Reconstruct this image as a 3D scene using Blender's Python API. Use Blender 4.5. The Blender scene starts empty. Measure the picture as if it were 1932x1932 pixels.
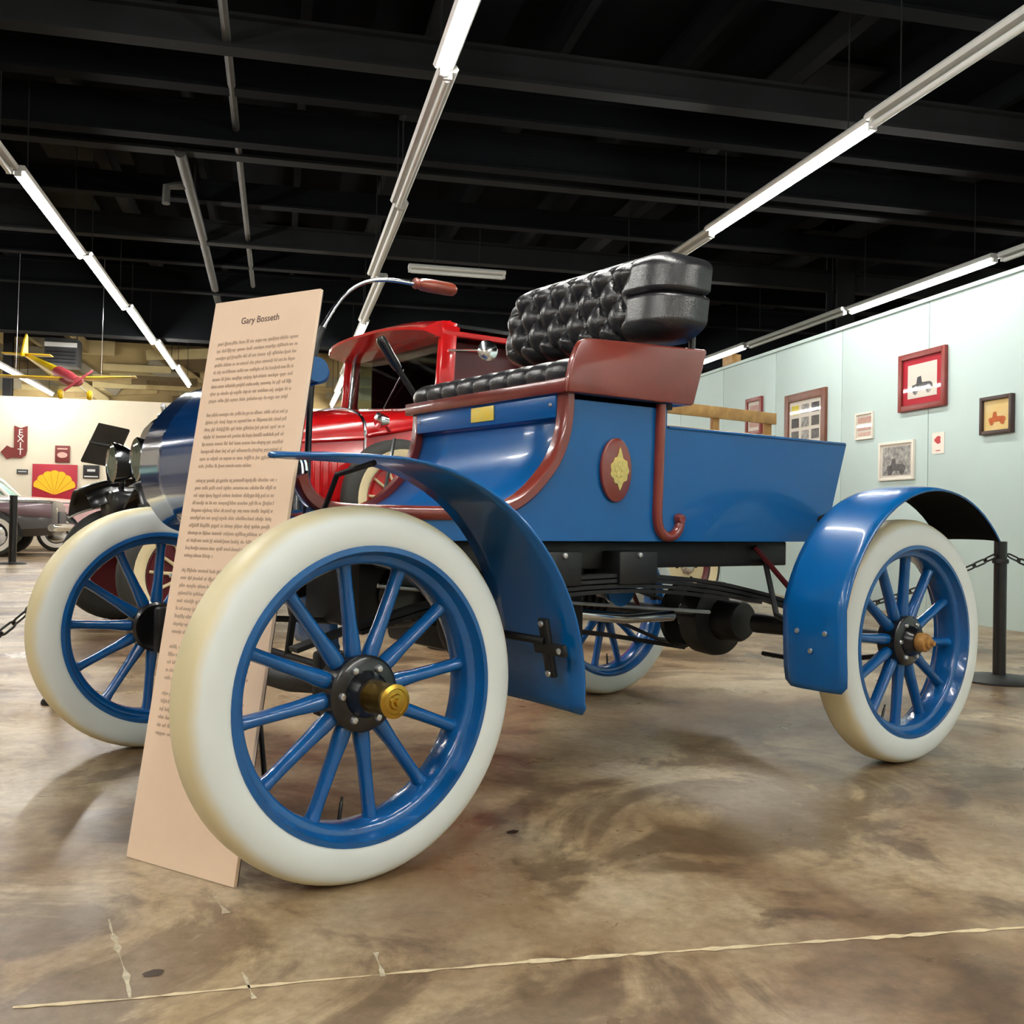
import bpy, bmesh, math, random
from mathutils import Vector, Matrix
random.seed(7)
S = bpy.context.scene
COL = S.collection
PI = math.pi

# ------------------------------------------------------------------ camera
CAM_F, CAM_LOC, CAM_YAW, CAM_PITCH, CAM_ROLL = 1880.0, (-0.8778, -2.3831, 0.6857), 0.6235, 0.0093, 0.0169
cd = bpy.data.cameras.new('camera')
cam = bpy.data.objects.new('camera', cd)
COL.objects.link(cam)
cd.sensor_width = 36.0
cd.sensor_fit = 'HORIZONTAL'
cd.lens = 36.0 * CAM_F / 1932.0
cd.clip_start = 0.05
cd.clip_end = 200
_fw = Vector((math.sin(CAM_YAW) * math.cos(CAM_PITCH), math.cos(CAM_YAW) * math.cos(CAM_PITCH), math.sin(CAM_PITCH)))
_rt = Vector((math.cos(CAM_YAW), -math.sin(CAM_YAW), 0))
_up = _rt.cross(_fw)
_c, _s = math.cos(CAM_ROLL), math.sin(CAM_ROLL)
_rt, _up = _c * _rt + _s * _up, -_s * _rt + _c * _up
M = Matrix((( _rt.x, _up.x, -_fw.x, CAM_LOC[0]), (_rt.y, _up.y, -_fw.y, CAM_LOC[1]), (_rt.z, _up.z, -_fw.z, CAM_LOC[2]), (0, 0, 0, 1)))
cam.matrix_world = M
S.camera = cam

# ------------------------------------------------------------------ world, exposure
w = bpy.data.worlds.new('hall_air')
S.world = w
w.use_nodes = True
w.node_tree.nodes['Background'].inputs[0].default_value = (0.9, 0.95, 1.0, 1)
w.node_tree.nodes['Background'].inputs[1].default_value = 0.05
S.view_settings.view_transform = 'Standard'
S.view_settings.look = 'None'
S.view_settings.gamma = 1
S.view_settings.use_curve_mapping = False
S.view_settings.exposure = 1.35
TUBE_POWER = 55.0

# room axes: u to the right, v into the depth; the hall stands 22.5 degrees off the car
RA = math.radians(22.5)
def RW(u, v, z=0.0):
    return Vector((u * math.cos(RA) + v * math.sin(RA), -u * math.sin(RA) + v * math.cos(RA), z))

# ------------------------------------------------------------------ materials
def lin(c):
    return tuple(((x / 255.0) / 12.92 if x <= 10 else ((x / 255.0 + 0.055) / 1.055) ** 2.4) for x in c)
def mat(name, rgb, rough=0.5, metal=0.0, spec=0.5, var=0.0, scale=8.0, bump=0.0, bscale=60.0, coat=0.0, rgb2=None, detail=4.0):
    m = bpy.data.materials.new(name)
    m.use_nodes = True
    nt = m.node_tree
    b = nt.nodes['Principled BSDF']
    c = lin(rgb)
    b.inputs['Base Color'].default_value = (*c, 1)
    b.inputs['Roughness'].default_value = rough
    b.inputs['Metallic'].default_value = metal
    b.inputs['Specular IOR Level'].default_value = spec
    b.inputs['Coat Weight'].default_value = coat
    b.inputs['Coat Roughness'].default_value = 0.08
    tc = None
    if var > 0 or rgb2:
        tc = nt.nodes.new('ShaderNodeTexCoord')
        n = nt.nodes.new('ShaderNodeTexNoise')
        n.inputs['Scale'].default_value = scale
        n.inputs['Detail'].default_value = detail
        nt.links.new(tc.outputs['Object'], n.inputs['Vector'])
        r = nt.nodes.new('ShaderNodeValToRGB')
        r.color_ramp.elements[0].position = 0.3
        r.color_ramp.elements[1].position = 0.7
        if rgb2:
            c2 = lin(rgb2)
            r.color_ramp.elements[0].color = (*c, 1)
            r.color_ramp.elements[1].color = (*c2, 1)
        else:
            r.color_ramp.elements[0].color = (*[x * (1 - var) for x in c], 1)
            r.color_ramp.elements[1].color = (*[min(1, x * (1 + var)) for x in c], 1)
        nt.links.new(n.outputs['Fac'], r.inputs['Fac'])
        nt.links.new(r.outputs['Color'], b.inputs['Base Color'])
    if bump > 0:
        tc = tc or nt.nodes.new('ShaderNodeTexCoord')
        n2 = nt.nodes.new('ShaderNodeTexNoise')
        n2.inputs['Scale'].default_value = bscale
        nt.links.new(tc.outputs['Object'], n2.inputs['Vector'])
        bp = nt.nodes.new('ShaderNodeBump')
        bp.inputs['Strength'].default_value = bump
        bp.inputs['Distance'].default_value = 0.004
        nt.links.new(n2.outputs['Fac'], bp.inputs['Height'])
        nt.links.new(bp.outputs['Normal'], b.inputs['Normal'])
    return m
def emit(name, rgb, strength):
    m = bpy.data.materials.new(name)
    m.use_nodes = True
    b = m.node_tree.nodes['Principled BSDF']
    b.inputs['Base Color'].default_value = (0.8, 0.8, 0.8, 1)
    b.inputs['Emission Color'].default_value = (*lin(rgb), 1)
    b.inputs['Emission Strength'].default_value = strength
    return m
def glass(name, rgb, mixf=0.25):
    m = bpy.data.materials.new(name)
    m.use_nodes = True
    nt = m.node_tree
    nt.nodes.remove(nt.nodes['Principled BSDF'])
    out = nt.nodes['Material Output']
    t = nt.nodes.new('ShaderNodeBsdfTransparent')
    t.inputs[0].default_value = (*lin(rgb), 1)
    g = nt.nodes.new('ShaderNodeBsdfGlossy')
    g.inputs['Roughness'].default_value = 0.02
    lw = nt.nodes.new('ShaderNodeLayerWeight')
    lw.inputs['Blend'].default_value = 0.25
    f = nt.nodes.new('ShaderNodeMath')
    f.operation = 'POWER'
    f.inputs[1].default_value = 3.0
    nt.links.new(lw.outputs['Facing'], f.inputs[0])
    ad = nt.nodes.new('ShaderNodeMath')
    ad.operation = 'ADD'
    ad.inputs[1].default_value = mixf
    nt.links.new(f.outputs[0], ad.inputs[0])
    mx = nt.nodes.new('ShaderNodeMixShader')
    nt.links.new(ad.outputs[0], mx.inputs[0])
    nt.links.new(t.outputs[0], mx.inputs[1])
    nt.links.new(g.outputs[0], mx.inputs[2])
    nt.links.new(mx.outputs[0], out.inputs[0])
    return m

BLUE = mat('blue_paint', (0, 88, 152), 0.3, spec=0.35, var=0.06, scale=3, coat=0.35, bump=0.04, bscale=45)
BLUEW = mat('blue_wheel_paint', (0, 84, 148), 0.25, var=0.08, scale=20, coat=0.5, bump=0.25, bscale=70)
BROWN = mat('oxblood_paint', (122, 46, 35), 0.26, var=0.10, scale=9, coat=0.6, bump=0.08, bscale=50)
BLACK = mat('black_paint', (14, 14, 15), 0.3, coat=0.3, var=0.1)
BLACKM = mat('black_iron', (16, 15, 15), 0.5, var=0.25, scale=25, bump=0.2)
LEATHER = mat('black_leather', (34, 34, 37), 0.28, spec=0.8, bump=0.25, bscale=220, var=0.12, scale=30)
BRASS = mat('brass', (186, 150, 62), 0.28, metal=1.0, var=0.15, scale=30)
CHROME = mat('chrome', (225, 228, 232), 0.12, metal=1.0)
STEEL = mat('bolt_steel', (205, 205, 205), 0.3, metal=0.9)
GOLD = mat('gold_leaf', (226, 206, 120), 0.45, metal=0.2, rgb2=(186, 178, 110), scale=90)
YELLOWP = mat('yellow_plate', (255, 210, 60), 0.35, rgb2=(240, 215, 110), scale=60)
SIGNM = mat('peach_board', (250, 222, 194), 0.55, var=0.03, scale=6)
SIGNE = mat('board_edge', (70, 60, 55), 0.7)
INK = mat('print_ink', (92, 70, 66), 0.7)
INKL = mat('print_ink_light', (196, 168, 144), 0.7)
WOODL = mat('pale_timber', (152, 112, 58), 0.55, rgb2=(184, 144, 84), scale=14)
WOODB = mat('hub_wood', (190, 142, 74), 0.5, rgb2=(150, 104, 50), scale=40)
RED = mat('red_paint', (188, 18, 22), 0.2, coat=0.6, var=0.04)
MAROON = mat('maroon_trim', (88, 10, 22), 0.4, var=0.1)
RUBBER = mat('dark_rubber', (46, 46, 42), 0.7, var=0.15)
CREAM = mat('cream_paint', (228, 212, 170), 0.5, var=0.05)
WHITE = mat('white_metal', (225, 226, 224), 0.5)
FIXT = mat('fixture_enamel', (196, 198, 194), 0.45, var=0.04)
TUBEL = emit('lit_tube', (255, 252, 246), TUBE_POWER)
TUBEU = mat('dark_tube', (215, 218, 214), 0.35)
CEIL = mat('black_ceiling', (6, 8, 13), 0.95, spec=0.1, var=0.35, scale=1.3, detail=8)
BEAM = mat('black_beam', (6, 8, 11), 0.9, spec=0.12, var=0.3, scale=3)
BEAMG = mat('grey_beam', (19, 21, 22), 0.8, spec=0.2, var=0.3, scale=3)
WALLB = mat('pale_blue_wall', (190, 210, 207), 0.6, var=0.02, scale=2, bump=0.05, bscale=30)
SEAMM = mat('panel_gap', (120, 140, 138), 0.8)
WALLC = mat('cream_wall', (222, 212, 190), 0.8, var=0.05, scale=1.5)
TAN = mat('tan_boards', (120, 100, 62), 0.8, rgb2=(165, 144, 98), scale=1.2, detail=7)
GREYM = mat('duct_grey', (70, 72, 74), 0.5, metal=0.3, var=0.2, scale=2)
GLASSW = glass('windscreen_glass', (215, 225, 220), 0.16)
GLASSF = glass('picture_glass', (250, 250, 250), 0.02)
AQUA = mat('aqua_glass', (170, 214, 202), 0.12, spec=0.8)
PINK = mat('pink_paint', (222, 178, 178), 0.25, coat=0.5)
GREYC = mat('gunmetal_paint', (72, 68, 66), 0.3, coat=0.4)
MAUVE = mat('mauve_paint', (120, 98, 104), 0.3, coat=0.4)
YEL = mat('aircraft_yellow', (226, 190, 20), 0.4)
ROSE = mat('aircraft_red', (168, 62, 70), 0.4)
DKRED = mat('sign_maroon', (112, 38, 34), 0.5, var=0.12, scale=10)
SHRED = mat('sign_red', (170, 28, 50), 0.45)
SHYEL = mat('sign_yellow', (250, 190, 30), 0.45)
SIGNW = mat('sign_white', (232, 226, 214), 0.5)
FRAMEW = mat('frame_walnut', (112, 66, 48), 0.45, var=0.15, scale=20)
FRAMER = mat('frame_red_brown', (128, 48, 42), 0.4, var=0.1, scale=20)
FRAMEK = mat('frame_dark', (62, 44, 40), 0.45)
MATR = mat('mount_red', (188, 26, 48), 0.6)
PAPER = mat('print_paper', (238, 232, 220), 0.7)
PAPERY = mat('print_paper_yellow', (240, 208, 130), 0.7, rgb2=(244, 218, 160), scale=9)
PHOTOG = mat('photo_grey', (96, 96, 98), 0.6, rgb2=(205, 205, 200), scale=26, detail=6)
PHOTOD = mat('photo_dark', (52, 52, 56), 0.6, rgb2=(104, 104, 108), scale=40)
ORANGE = mat('print_orange', (205, 104, 48), 0.6, var=0.2, scale=50)
PALEYEL = mat('photo_yellow', (222, 206, 60), 0.6)
REDINK = mat('print_red', (190, 60, 64), 0.6)
PINKP = mat('print_pink', (222, 186, 172), 0.6, rgb2=(196, 150, 140), scale=40)
JOINT = mat('joint_filler', (208, 190, 154), 0.8, var=0.15, scale=60)
SCUFF = mat('scuff_white', (186, 176, 152), 0.8, var=0.2, scale=80)
SPOT = mat('oil_spot', (52, 38, 24), 0.5)

def tire_mat():
    m = bpy.data.materials.new('white_rubber')
    m.use_nodes = True
    nt = m.node_tree
    b = nt.nodes['Principled BSDF']
    b.inputs['Roughness'].default_value = 0.42
    tc = nt.nodes.new('ShaderNodeTexCoord')
    mp = nt.nodes.new('ShaderNodeVectorMath')
    mp.operation = 'MULTIPLY'
    mp.inputs[1].default_value = (1, 0, 1)
    nt.links.new(tc.outputs['Object'], mp.inputs[0])
    ln = nt.nodes.new('ShaderNodeVectorMath')
    ln.operation = 'LENGTH'
    nt.links.new(mp.outputs[0], ln.inputs[0])
    no = nt.nodes.new('ShaderNodeTexNoise')
    no.inputs['Scale'].default_value = 7
    no.inputs['Detail'].default_value = 6
    nt.links.new(tc.outputs['Object'], no.inputs['Vector'])
    ma = nt.nodes.new('ShaderNodeMath')
    ma.operation = 'MULTIPLY_ADD'
    ma.inputs[1].default_value = 0.02
    nt.links.new(no.outputs['Fac'], ma.inputs[0])
    nt.links.new(ln.outputs['Value'], ma.inputs[2])
    r = nt.nodes.new('ShaderNodeMapRange')
    r.inputs[1].default_value = 0.345
    r.inputs[2].default_value = 0.362
    nt.links.new(ma.outputs[0], r.inputs[0])
    mx = nt.nodes.new('ShaderNodeMix')
    mx.data_type = 'RGBA'
    mx.inputs[6].default_value = (*lin((226, 233, 230)), 1)
    mx.inputs[7].default_value = (*lin((226, 214, 172)), 1)
    nt.links.new(r.outputs[0], mx.inputs[0])
    nt.links.new(mx.outputs[2], b.inputs['Base Color'])
    return m
TIREM = tire_mat()

def floor_mat():
    m = bpy.data.materials.new('stained_concrete')
    m.use_nodes = True
    nt = m.node_tree
    b = nt.nodes['Principled BSDF']
    tc = nt.nodes.new('ShaderNodeTexCoord')
    def noise(scale, detail, rough=0.6, dist=0.0, off=(0, 0, 0)):
        mp = nt.nodes.new('ShaderNodeMapping')
        mp.inputs['Location'].default_value = off
        nt.links.new(tc.outputs['Object'], mp.inputs['Vector'])
        n = nt.nodes.new('ShaderNodeTexNoise')
        n.inputs['Scale'].default_value = scale
        n.inputs['Detail'].default_value = detail
        n.inputs['Roughness'].default_value = rough
        n.inputs['Distortion'].default_value = dist
        nt.links.new(mp.outputs[0], n.inputs['Vector'])
        return n
    def ramp(n, stops):
        r = nt.nodes.new('ShaderNodeValToRGB')
        e = r.color_ramp.elements
        e[0].position, e[0].color = stops[0][0], (*lin(stops[0][1]), 1)
        e[1].position, e[1].color = stops[-1][0], (*lin(stops[-1][1]), 1)
        for p, c in stops[1:-1]:
            x = e.new(p)
            x.color = (*lin(c), 1)
        nt.links.new(n.outputs['Fac'], r.inputs['Fac'])
        return r
    base = ramp(noise(1.1, 8, 0.6, 0.5), [(0.34, (100, 76, 52)), (0.44, (144, 118, 88)), (0.53, (176, 156, 126)), (0.64, (208, 194, 168))])
    st = ramp(noise(1.7, 10, 0.68, 1.0, (3.4, 1.3, 0)), [(0.43, (120, 92, 66)), (0.50, (255, 250, 240)), (0.53, (255, 255, 255))])
    mx = nt.nodes.new('ShaderNodeMix')
    mx.data_type = 'RGBA'
    mx.blend_type = 'MULTIPLY'
    mx.inputs[0].default_value = 0.62
    nt.links.new(base.outputs[0], mx.inputs[6])
    nt.links.new(st.outputs[0], mx.inputs[7])
    fine = ramp(noise(38, 6, 0.7), [(0.3, (205, 200, 190)), (0.7, (255, 255, 255))])
    mx2 = nt.nodes.new('ShaderNodeMix')
    mx2.data_type = 'RGBA'
    mx2.blend_type = 'MULTIPLY'
    mx2.inputs[0].default_value = 1.0
    nt.links.new(mx.outputs[2], mx2.inputs[6])
    nt.links.new(fine.outputs[0], mx2.inputs[7])
    nt.links.new(mx2.outputs[2], b.inputs['Base Color'])
    rr = nt.nodes.new('ShaderNodeMapRange')
    rr.inputs[1].default_value = 0.3
    rr.inputs[2].default_value = 0.7
    rr.inputs[3].default_value = 0.24
    rr.inputs[4].default_value = 0.48
    n3 = noise(3.1, 6, 0.6, 0.4, (7, 2, 0))
    nt.links.new(n3.outputs['Fac'], rr.inputs[0])
    nt.links.new(rr.outputs[0], b.inputs['Roughness'])
    bp = nt.nodes.new('ShaderNodeBump')
    bp.inputs['Strength'].default_value = 0.12
    bp.inputs['Distance'].default_value = 0.01
    n4 = noise(9, 8, 0.7)
    nt.links.new(n4.outputs['Fac'], bp.inputs['Height'])
    nt.links.new(bp.outputs['Normal'], b.inputs['Normal'])
    return m
FLOORM = floor_mat()

# ------------------------------------------------------------------ builders
def mesh(name, verts, faces, smooth=False, angle=40):
    me = bpy.data.meshes.new(name)
    me.from_pydata([tuple(v) for v in verts], [], faces)
    bm = bmesh.new()
    bm.from_mesh(me)
    bmesh.ops.remove_doubles(bm, verts=bm.verts, dist=1e-6)
    bmesh.ops.recalc_face_normals(bm, faces=bm.faces)
    if smooth:
        for f in bm.faces:
            f.smooth = True
        for e in bm.edges:
            if len(e.link_faces) == 2 and e.calc_face_angle(0) > math.radians(angle):
                e.smooth = False
    bm.to_mesh(me)
    bm.free()
    return me
def add(name, me, m=None, parent=None, loc=(0, 0, 0), rot=(0, 0, 0)):
    o = bpy.data.objects.new(name, me)
    COL.objects.link(o)
    if m is not None and me is not None and len(me.materials) == 0:
        me.materials.append(m)
    o.parent = parent
    o.location = loc
    o.rotation_euler = rot
    return o
def tag(o, label, cat, group=None, kind=None):
    o['label'] = label
    o['category'] = cat
    if group:
        o['group'] = group
    if kind:
        o['kind'] = kind
    return o
def thing(name, label, cat, loc=(0, 0, 0), rotz=0.0, group=None):
    o = add(name, None, None, None, loc, (0, 0, rotz))
    o.empty_display_size = 0.1
    return tag(o, label, cat, group)
def struct(o):
    o['kind'] = 'structure'
    return o
def box_vf(c, s):
    x, y, z = c
    a, b, d = s[0] / 2, s[1] / 2, s[2] / 2
    v = [(x + i * a, y + j * b, z + k * d) for i in (-1, 1) for j in (-1, 1) for k in (-1, 1)]
    f = [(0, 1, 3, 2), (4, 6, 7, 5), (0, 4, 5, 1), (2, 3, 7, 6), (0, 2, 6, 4), (1, 5, 7, 3)]
    return v, f
def bevel_mesh(me, w, seg=2):
    bm = bmesh.new()
    bm.from_mesh(me)
    ed = [e for e in bm.edges if len(e.link_faces) == 2 and e.calc_face_angle(0) > 0.6]
    bmesh.ops.bevel(bm, geom=ed, offset=w, segments=seg, affect='EDGES', profile=0.5)
    for f in bm.faces:
        f.smooth = True
    for e in bm.edges:
        if len(e.link_faces) == 2 and e.calc_face_angle(0) > math.radians(40):
            e.smooth = False
    bm.to_mesh(me)
    bm.free()
    return me
def box(name, c, s, m, parent=None, bev=0.0, rot=None):
    v, f = box_vf((0, 0, 0), s)
    me = mesh(name, v, f)
    if bev:
        bevel_mesh(me, bev)
    return add(name, me, m, parent, c, rot or (0, 0, 0))
def frames(pts):
    pts = [Vector(p) for p in pts]
    n = len(pts)
    tans = []
    for i in range(n):
        a = pts[max(0, i - 1)]
        b = pts[min(n - 1, i + 1)]
        tans.append((b - a).normalized())
    t0 = tans[0]
    up = Vector((0, 0, 1)) if abs(t0.z) < 0.9 else Vector((1, 0, 0))
    nrm = (up - t0 * up.dot(t0)).normalized()
    out = []
    for i in range(n):
        t = tans[i]
        nrm = (nrm - t * nrm.dot(t)).normalized()
        out.append((pts[i], nrm, t.cross(nrm)))
    return out
def tube_vf(pts, r, seg=10, base=0):
    fr = frames(pts)
    rs = r if isinstance(r, (list, tuple)) else [r] * len(fr)
    v, f = [], []
    for (p, a, b), q in zip(fr, rs):
        for k in range(seg):
            t = 2 * PI * k / seg
            v.append(p + a * (q * math.cos(t)) + b * (q * math.sin(t)))
    for i in range(len(fr) - 1):
        for k in range(seg):
            k2 = (k + 1) % seg
            f.append((base + i * seg + k, base + i * seg + k2, base + (i + 1) * seg + k2, base + (i + 1) * seg + k))
    f.append(tuple(base + k for k in range(seg))[::-1])
    f.append(tuple(base + (len(fr) - 1) * seg + k for k in range(seg)))
    return v, f
def tube(name, pts, r, m, parent=None, seg=10):
    v, f = tube_vf(pts, r, seg)
    return add(name, mesh(name, v, f, True), m, parent)
def lathe_mesh(name, prof, seg=48, axis='y', closed=False, angle=40):
    v, f = [], []
    n = len(prof)
    for k in range(seg):
        t = 2 * PI * k / seg
        for r, h in prof:
            a, b = r * math.cos(t), r * math.sin(t)
            v.append((a, h, b) if axis == 'y' else ((a, b, h) if axis == 'z' else (h, a, b)))
    for k in range(seg):
        k2 = (k + 1) % seg
        for i in range(n if closed else n - 1):
            j = (i + 1) % n
            f.append((k * n + i, k * n + j, k2 * n + j, k2 * n + i))
    if not closed:
        if prof[0][0] > 1e-5:
            f.append(tuple(k * n for k in range(seg)))
        if prof[-1][0] > 1e-5:
            f.append(tuple(k * n + n - 1 for k in range(seg)))
    return mesh(name, v, f, True, angle)
def prism_mesh(name, poly, y0, y1, plane='xz', smooth=False, angle=30):
    v, f = [], []
    n = len(poly)
    for h in (y0, y1):
        for a, b in poly:
            v.append((a, h, b) if plane == 'xz' else ((a, b, h) if plane == 'xy' else (h, a, b)))
    for i in range(n):
        j = (i + 1) % n
        f.append((i, j, n + j, n + i))
    f.append(tuple(range(n)))
    f.append(tuple(range(n, 2 * n))[::-1])
    return mesh(name, v, f, smooth, angle)
def prism(name, poly, y0, y1, m, parent=None, plane='xz', smooth=False, bev=0.0):
    me = prism_mesh(name, poly, y0, y1, plane, smooth)
    if bev:
        bevel_mesh(me, bev)
    return add(name, me, m, parent)
def sweep(name, pts, sec, m, parent=None, smooth=True):
    """sweep a closed 2D section (in x-z plane path normal, y) along an x-z polyline: sec = [(normal offset, y)]"""
    P = [Vector((p[0], 0, p[1])) for p in pts]
    v, f = [], []
    n = len(sec)
    for i in range(len(P)):
        t = (P[min(len(P) - 1, i + 1)] - P[max(0, i - 1)]).normalized()
        nr = Vector((-t.z, 0, t.x))
        for o, y in sec:
            q = P[i] + nr * o
            v.append((q.x, y, q.z))
    for i in range(len(P) - 1):
        for k in range(n):
            k2 = (k + 1) % n
            f.append((i * n + k, i * n + k2, (i + 1) * n + k2, (i + 1) * n + k))
    f.append(tuple(range(n)))
    f.append(tuple((len(P) - 1) * n + k for k in range(n))[::-1])
    return add(name, mesh(name, v, f, smooth, 45), m, parent)
def loft(name, rings, m, parent=None, closed=True, cap=True, smooth=True, angle=35):
    n = len(rings[0])
    v = [p for r in rings for p in r]
    f = []
    for i in range(len(rings) - 1):
        for k in range(n if closed else n - 1):
            k2 = (k + 1) % n
            f.append((i * n + k, i * n + k2, (i + 1) * n + k2, (i + 1) * n + k))
    if cap and closed:
        f.append(tuple(range(n)))
        f.append(tuple((len(rings) - 1) * n + k for k in range(n))[::-1])
    return add(name, mesh(name, v, f, smooth, angle), m, parent)
def spline(pts, n=8):
    """Catmull-Rom through the points"""
    P = [Vector(p) for p in pts]
    out = []
    for i in range(len(P) - 1):
        p0, p1, p2, p3 = P[max(0, i - 1)], P[i], P[i + 1], P[min(len(P) - 1, i + 2)]
        for k in range(n):
            t = k / n
            out.append(0.5 * ((2 * p1) + (p2 - p0) * t + (2 * p0 - 5 * p1 + 4 * p2 - p3) * t * t + (3 * p1 - p0 - 3 * p2 + p3) * t ** 3))
    out.append(P[-1])
    return out
def solid(o, t, off=0.0):
    md = o.modifiers.new('thickness', 'SOLIDIFY')
    md.thickness = t
    md.offset = off
    return o
def sheet(name, rows, m, parent=None, t=0.006, smooth=True, under=None, uoff=-1.0):
    """an open surface from rows of points, given thickness in real geometry"""
    n = len(rows[0])
    v = [p for r in rows for p in r]
    f = [(i * n + k, i * n + k + 1, (i + 1) * n + k + 1, (i + 1) * n + k) for i in range(len(rows) - 1) for k in range(n - 1)]
    o = add(name, mesh(name, v, f, smooth, 50), m, parent)
    solid(o, t)
    if under:
        o.data.materials.append(under)
        o.modifiers[0].material_offset = 1
        o.modifiers[0].use_rim = True
        o.modifiers[0].offset = uoff
    return o
def text_mesh(txt, size, extrude=0.0005, align='CENTER'):
    c = bpy.data.curves.new('lettering', 'FONT')
    c.body = txt
    c.size = size
    c.extrude = extrude
    c.align_x = align
    c.align_y = 'CENTER'
    c.resolution_u = 3
    o = bpy.data.objects.new('lettering', c)
    COL.objects.link(o)
    bpy.context.view_layer.update()
    me = bpy.data.meshes.new_from_object(o.evaluated_get(bpy.context.evaluated_depsgraph_get()))
    bpy.data.objects.remove(o)
    bpy.data.curves.remove(c)
    return me

# ================================================================== THE SETTING
ROT = -RA
def plane_box(name, u0, u1, v0, v1, z0, z1, m):
    c = RW((u0 + u1) / 2, (v0 + v1) / 2, (z0 + z1) / 2)
    return struct(box(name, c, (u1 - u0, v1 - v0, z1 - z0), m, None, 0, (0, 0, ROT)))
floor = plane_box('floor', -16, 14, -11, 30, -0.2, 0.0, FLOORM)
ceiling = plane_box('ceiling', -16, 14, -11, 30, 4.55, 4.7, CEIL)
plane_box('wall_back', -16, 14, 20.0, 20.25, 0, 3.11, WALLC)
wall_up = plane_box('wall_back_upper', -16, 14, 21.2, 21.4, 3.11, 4.55, TAN)
plane_box('wall_left', -16.2, -16, -11, 30, 0, 4.55, WALLC)
plane_box('wall_front', -16, 14, -11.2, -11, 0, 4.55, WALLC)
plane_box('wall_far_right', 14, 14.2, -11, 30, 0, 4.55, WALLC)
# header that ends the black ceiling bay
plane_box('trim_1', -16, 14, 13.4, 13.7, 3.38, 4.55, BEAM)
# tan planks of the upper back wall and raking joists in the rear bay
TANS = [TAN, mat('tan_boards_pale', (172, 156, 112), 0.8, var=0.15, scale=2), mat('tan_boards_dark', (92, 74, 44), 0.8, var=0.2, scale=2), mat('grey_boards', (128, 120, 100), 0.8, var=0.2, scale=2)]
for i in range(70):
    box('plank', (random.uniform(-7, 7), -0.12 - 0.012 * (i % 9), random.uniform(-0.6, 0.6)), (random.uniform(0.5, 2.4), 0.05, random.uniform(0.10, 0.34)), TANS[i % 4], wall_up, 0, (0, random.choice((0, 0, 0, 0.06, -0.08, 0.6)), 0))
for i in range(12):
    u = -10.5 + 1.6 * i
    box('joist', (u + 1.0, -3.5, 0.55), (0.12, 6.6, 0.25), TAN, wall_up, 0, (0, 0, 0.0))
# ceiling beams across (along u) and joists (along v): parts of the ceiling; ceiling centre is (u=-1, v=9.5)
def cz(u, v, z):
    return (u + 1, v - 9.5, z - 4.625)
for v, z, d, m in ((1.2, 4.05, 0.26, BEAM), (4.55, 4.0, 0.22, BEAMG), (5.35, 4.05, 0.22, BEAM), (6.15, 3.98, 0.3, BEAM), (6.75, 3.98, 0.12, BEAMG), (8.4, 4.1, 0.2, BEAM),
                   (9.6, 4.0, 0.24, BEAMG), (10.9, 4.05, 0.22, BEAM), (12.2, 4.0, 0.3, BEAM), (-2.5, 4.0, 0.3, BEAM), (-6, 4.0, 0.3, BEAM), (3.1, 4.1, 0.2, BEAM)):
    v0, f0 = box_vf((0, 0, z), (29, 0.16, 0.03))
    me = None
    vs, fs = [], []
    for c, s in (((0, 0, z - d / 2), (29, 0.15, 0.025)), ((0, 0, z), (29, 0.03, d)), ((0, 0, z + d / 2), (29, 0.15, 0.025))):
        a, b = box_vf(c, s)
        fs += [tuple(k + len(vs) for k in q) for q in b]
        vs += a
    me = mesh('beam', vs, fs)
    add('beam', me, m, ceiling, (0, v - 9.5, -4.625))
for i in range(19):
    u = -7.6 + 0.98 * i
    box('joist', cz(u, 3.5, 4.42), (0.07 if i % 3 else 0.12, 20, 0.2), BEAMG if i % 3 == 0 else BEAM, ceiling)
# flat panels between joists in grey, placed at random
for i in range(14):
    u = random.uniform(-7, 8)
    v = random.uniform(3.0, 12.5)
    box('ceiling_board', cz(u, v, 4.5), (random.uniform(0.5, 0.9), random.uniform(1.0, 2.2), 0.04), BEAMG, ceiling)

# partition wall on the right: 4 x 8 ft panels
part = struct(add('wall_right', None, None, None, RW(5.0, 0, 0), (0, 0, ROT)))
box('backing', (0.045, 1.22 * 4 - 3.1 + 2.44, 1.215), (0.05, 18.3, 2.41), SEAMM, part)
for k in range(-9, 6):
    v0 = 4.219 + 1.22 * k
    box('panel', (0.0, v0 + 0.61, 1.22), (0.04, 1.21, 2.44), WALLB, part, 0.002)
box('sill_rail', (0.02, 1.22 * 4 - 3.1 + 2.44, 2.455), (0.12, 18.3, 0.03), WALLB, part)

# steel column beyond the partition and the dark column at the back left
def column(name, u, v, h, s, label, m):
    t = thing(name, label, 'column', RW(u, v, 0), ROT)
    box('web', (0, 0, h / 2), (0.03, s, h), m, t)
    for k in (-1, 1):
        box('flange', (0, k * s / 2, h / 2), (s, 0.03, h), m, t)
    box('base_plate', (0, 0, 0.015), (s * 1.6, s * 1.6, 0.03), m, t)
    return t
column('steel_column', 7.45, 9.55, 4.55, 0.26, 'black steel column rising behind the pale blue partition', BEAMG)
cc = column('steel_column', -5.55, 20.6, 4.55, 0.17, 'dark steel column rising behind the cream back wall at the left', BLACKM)

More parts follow.
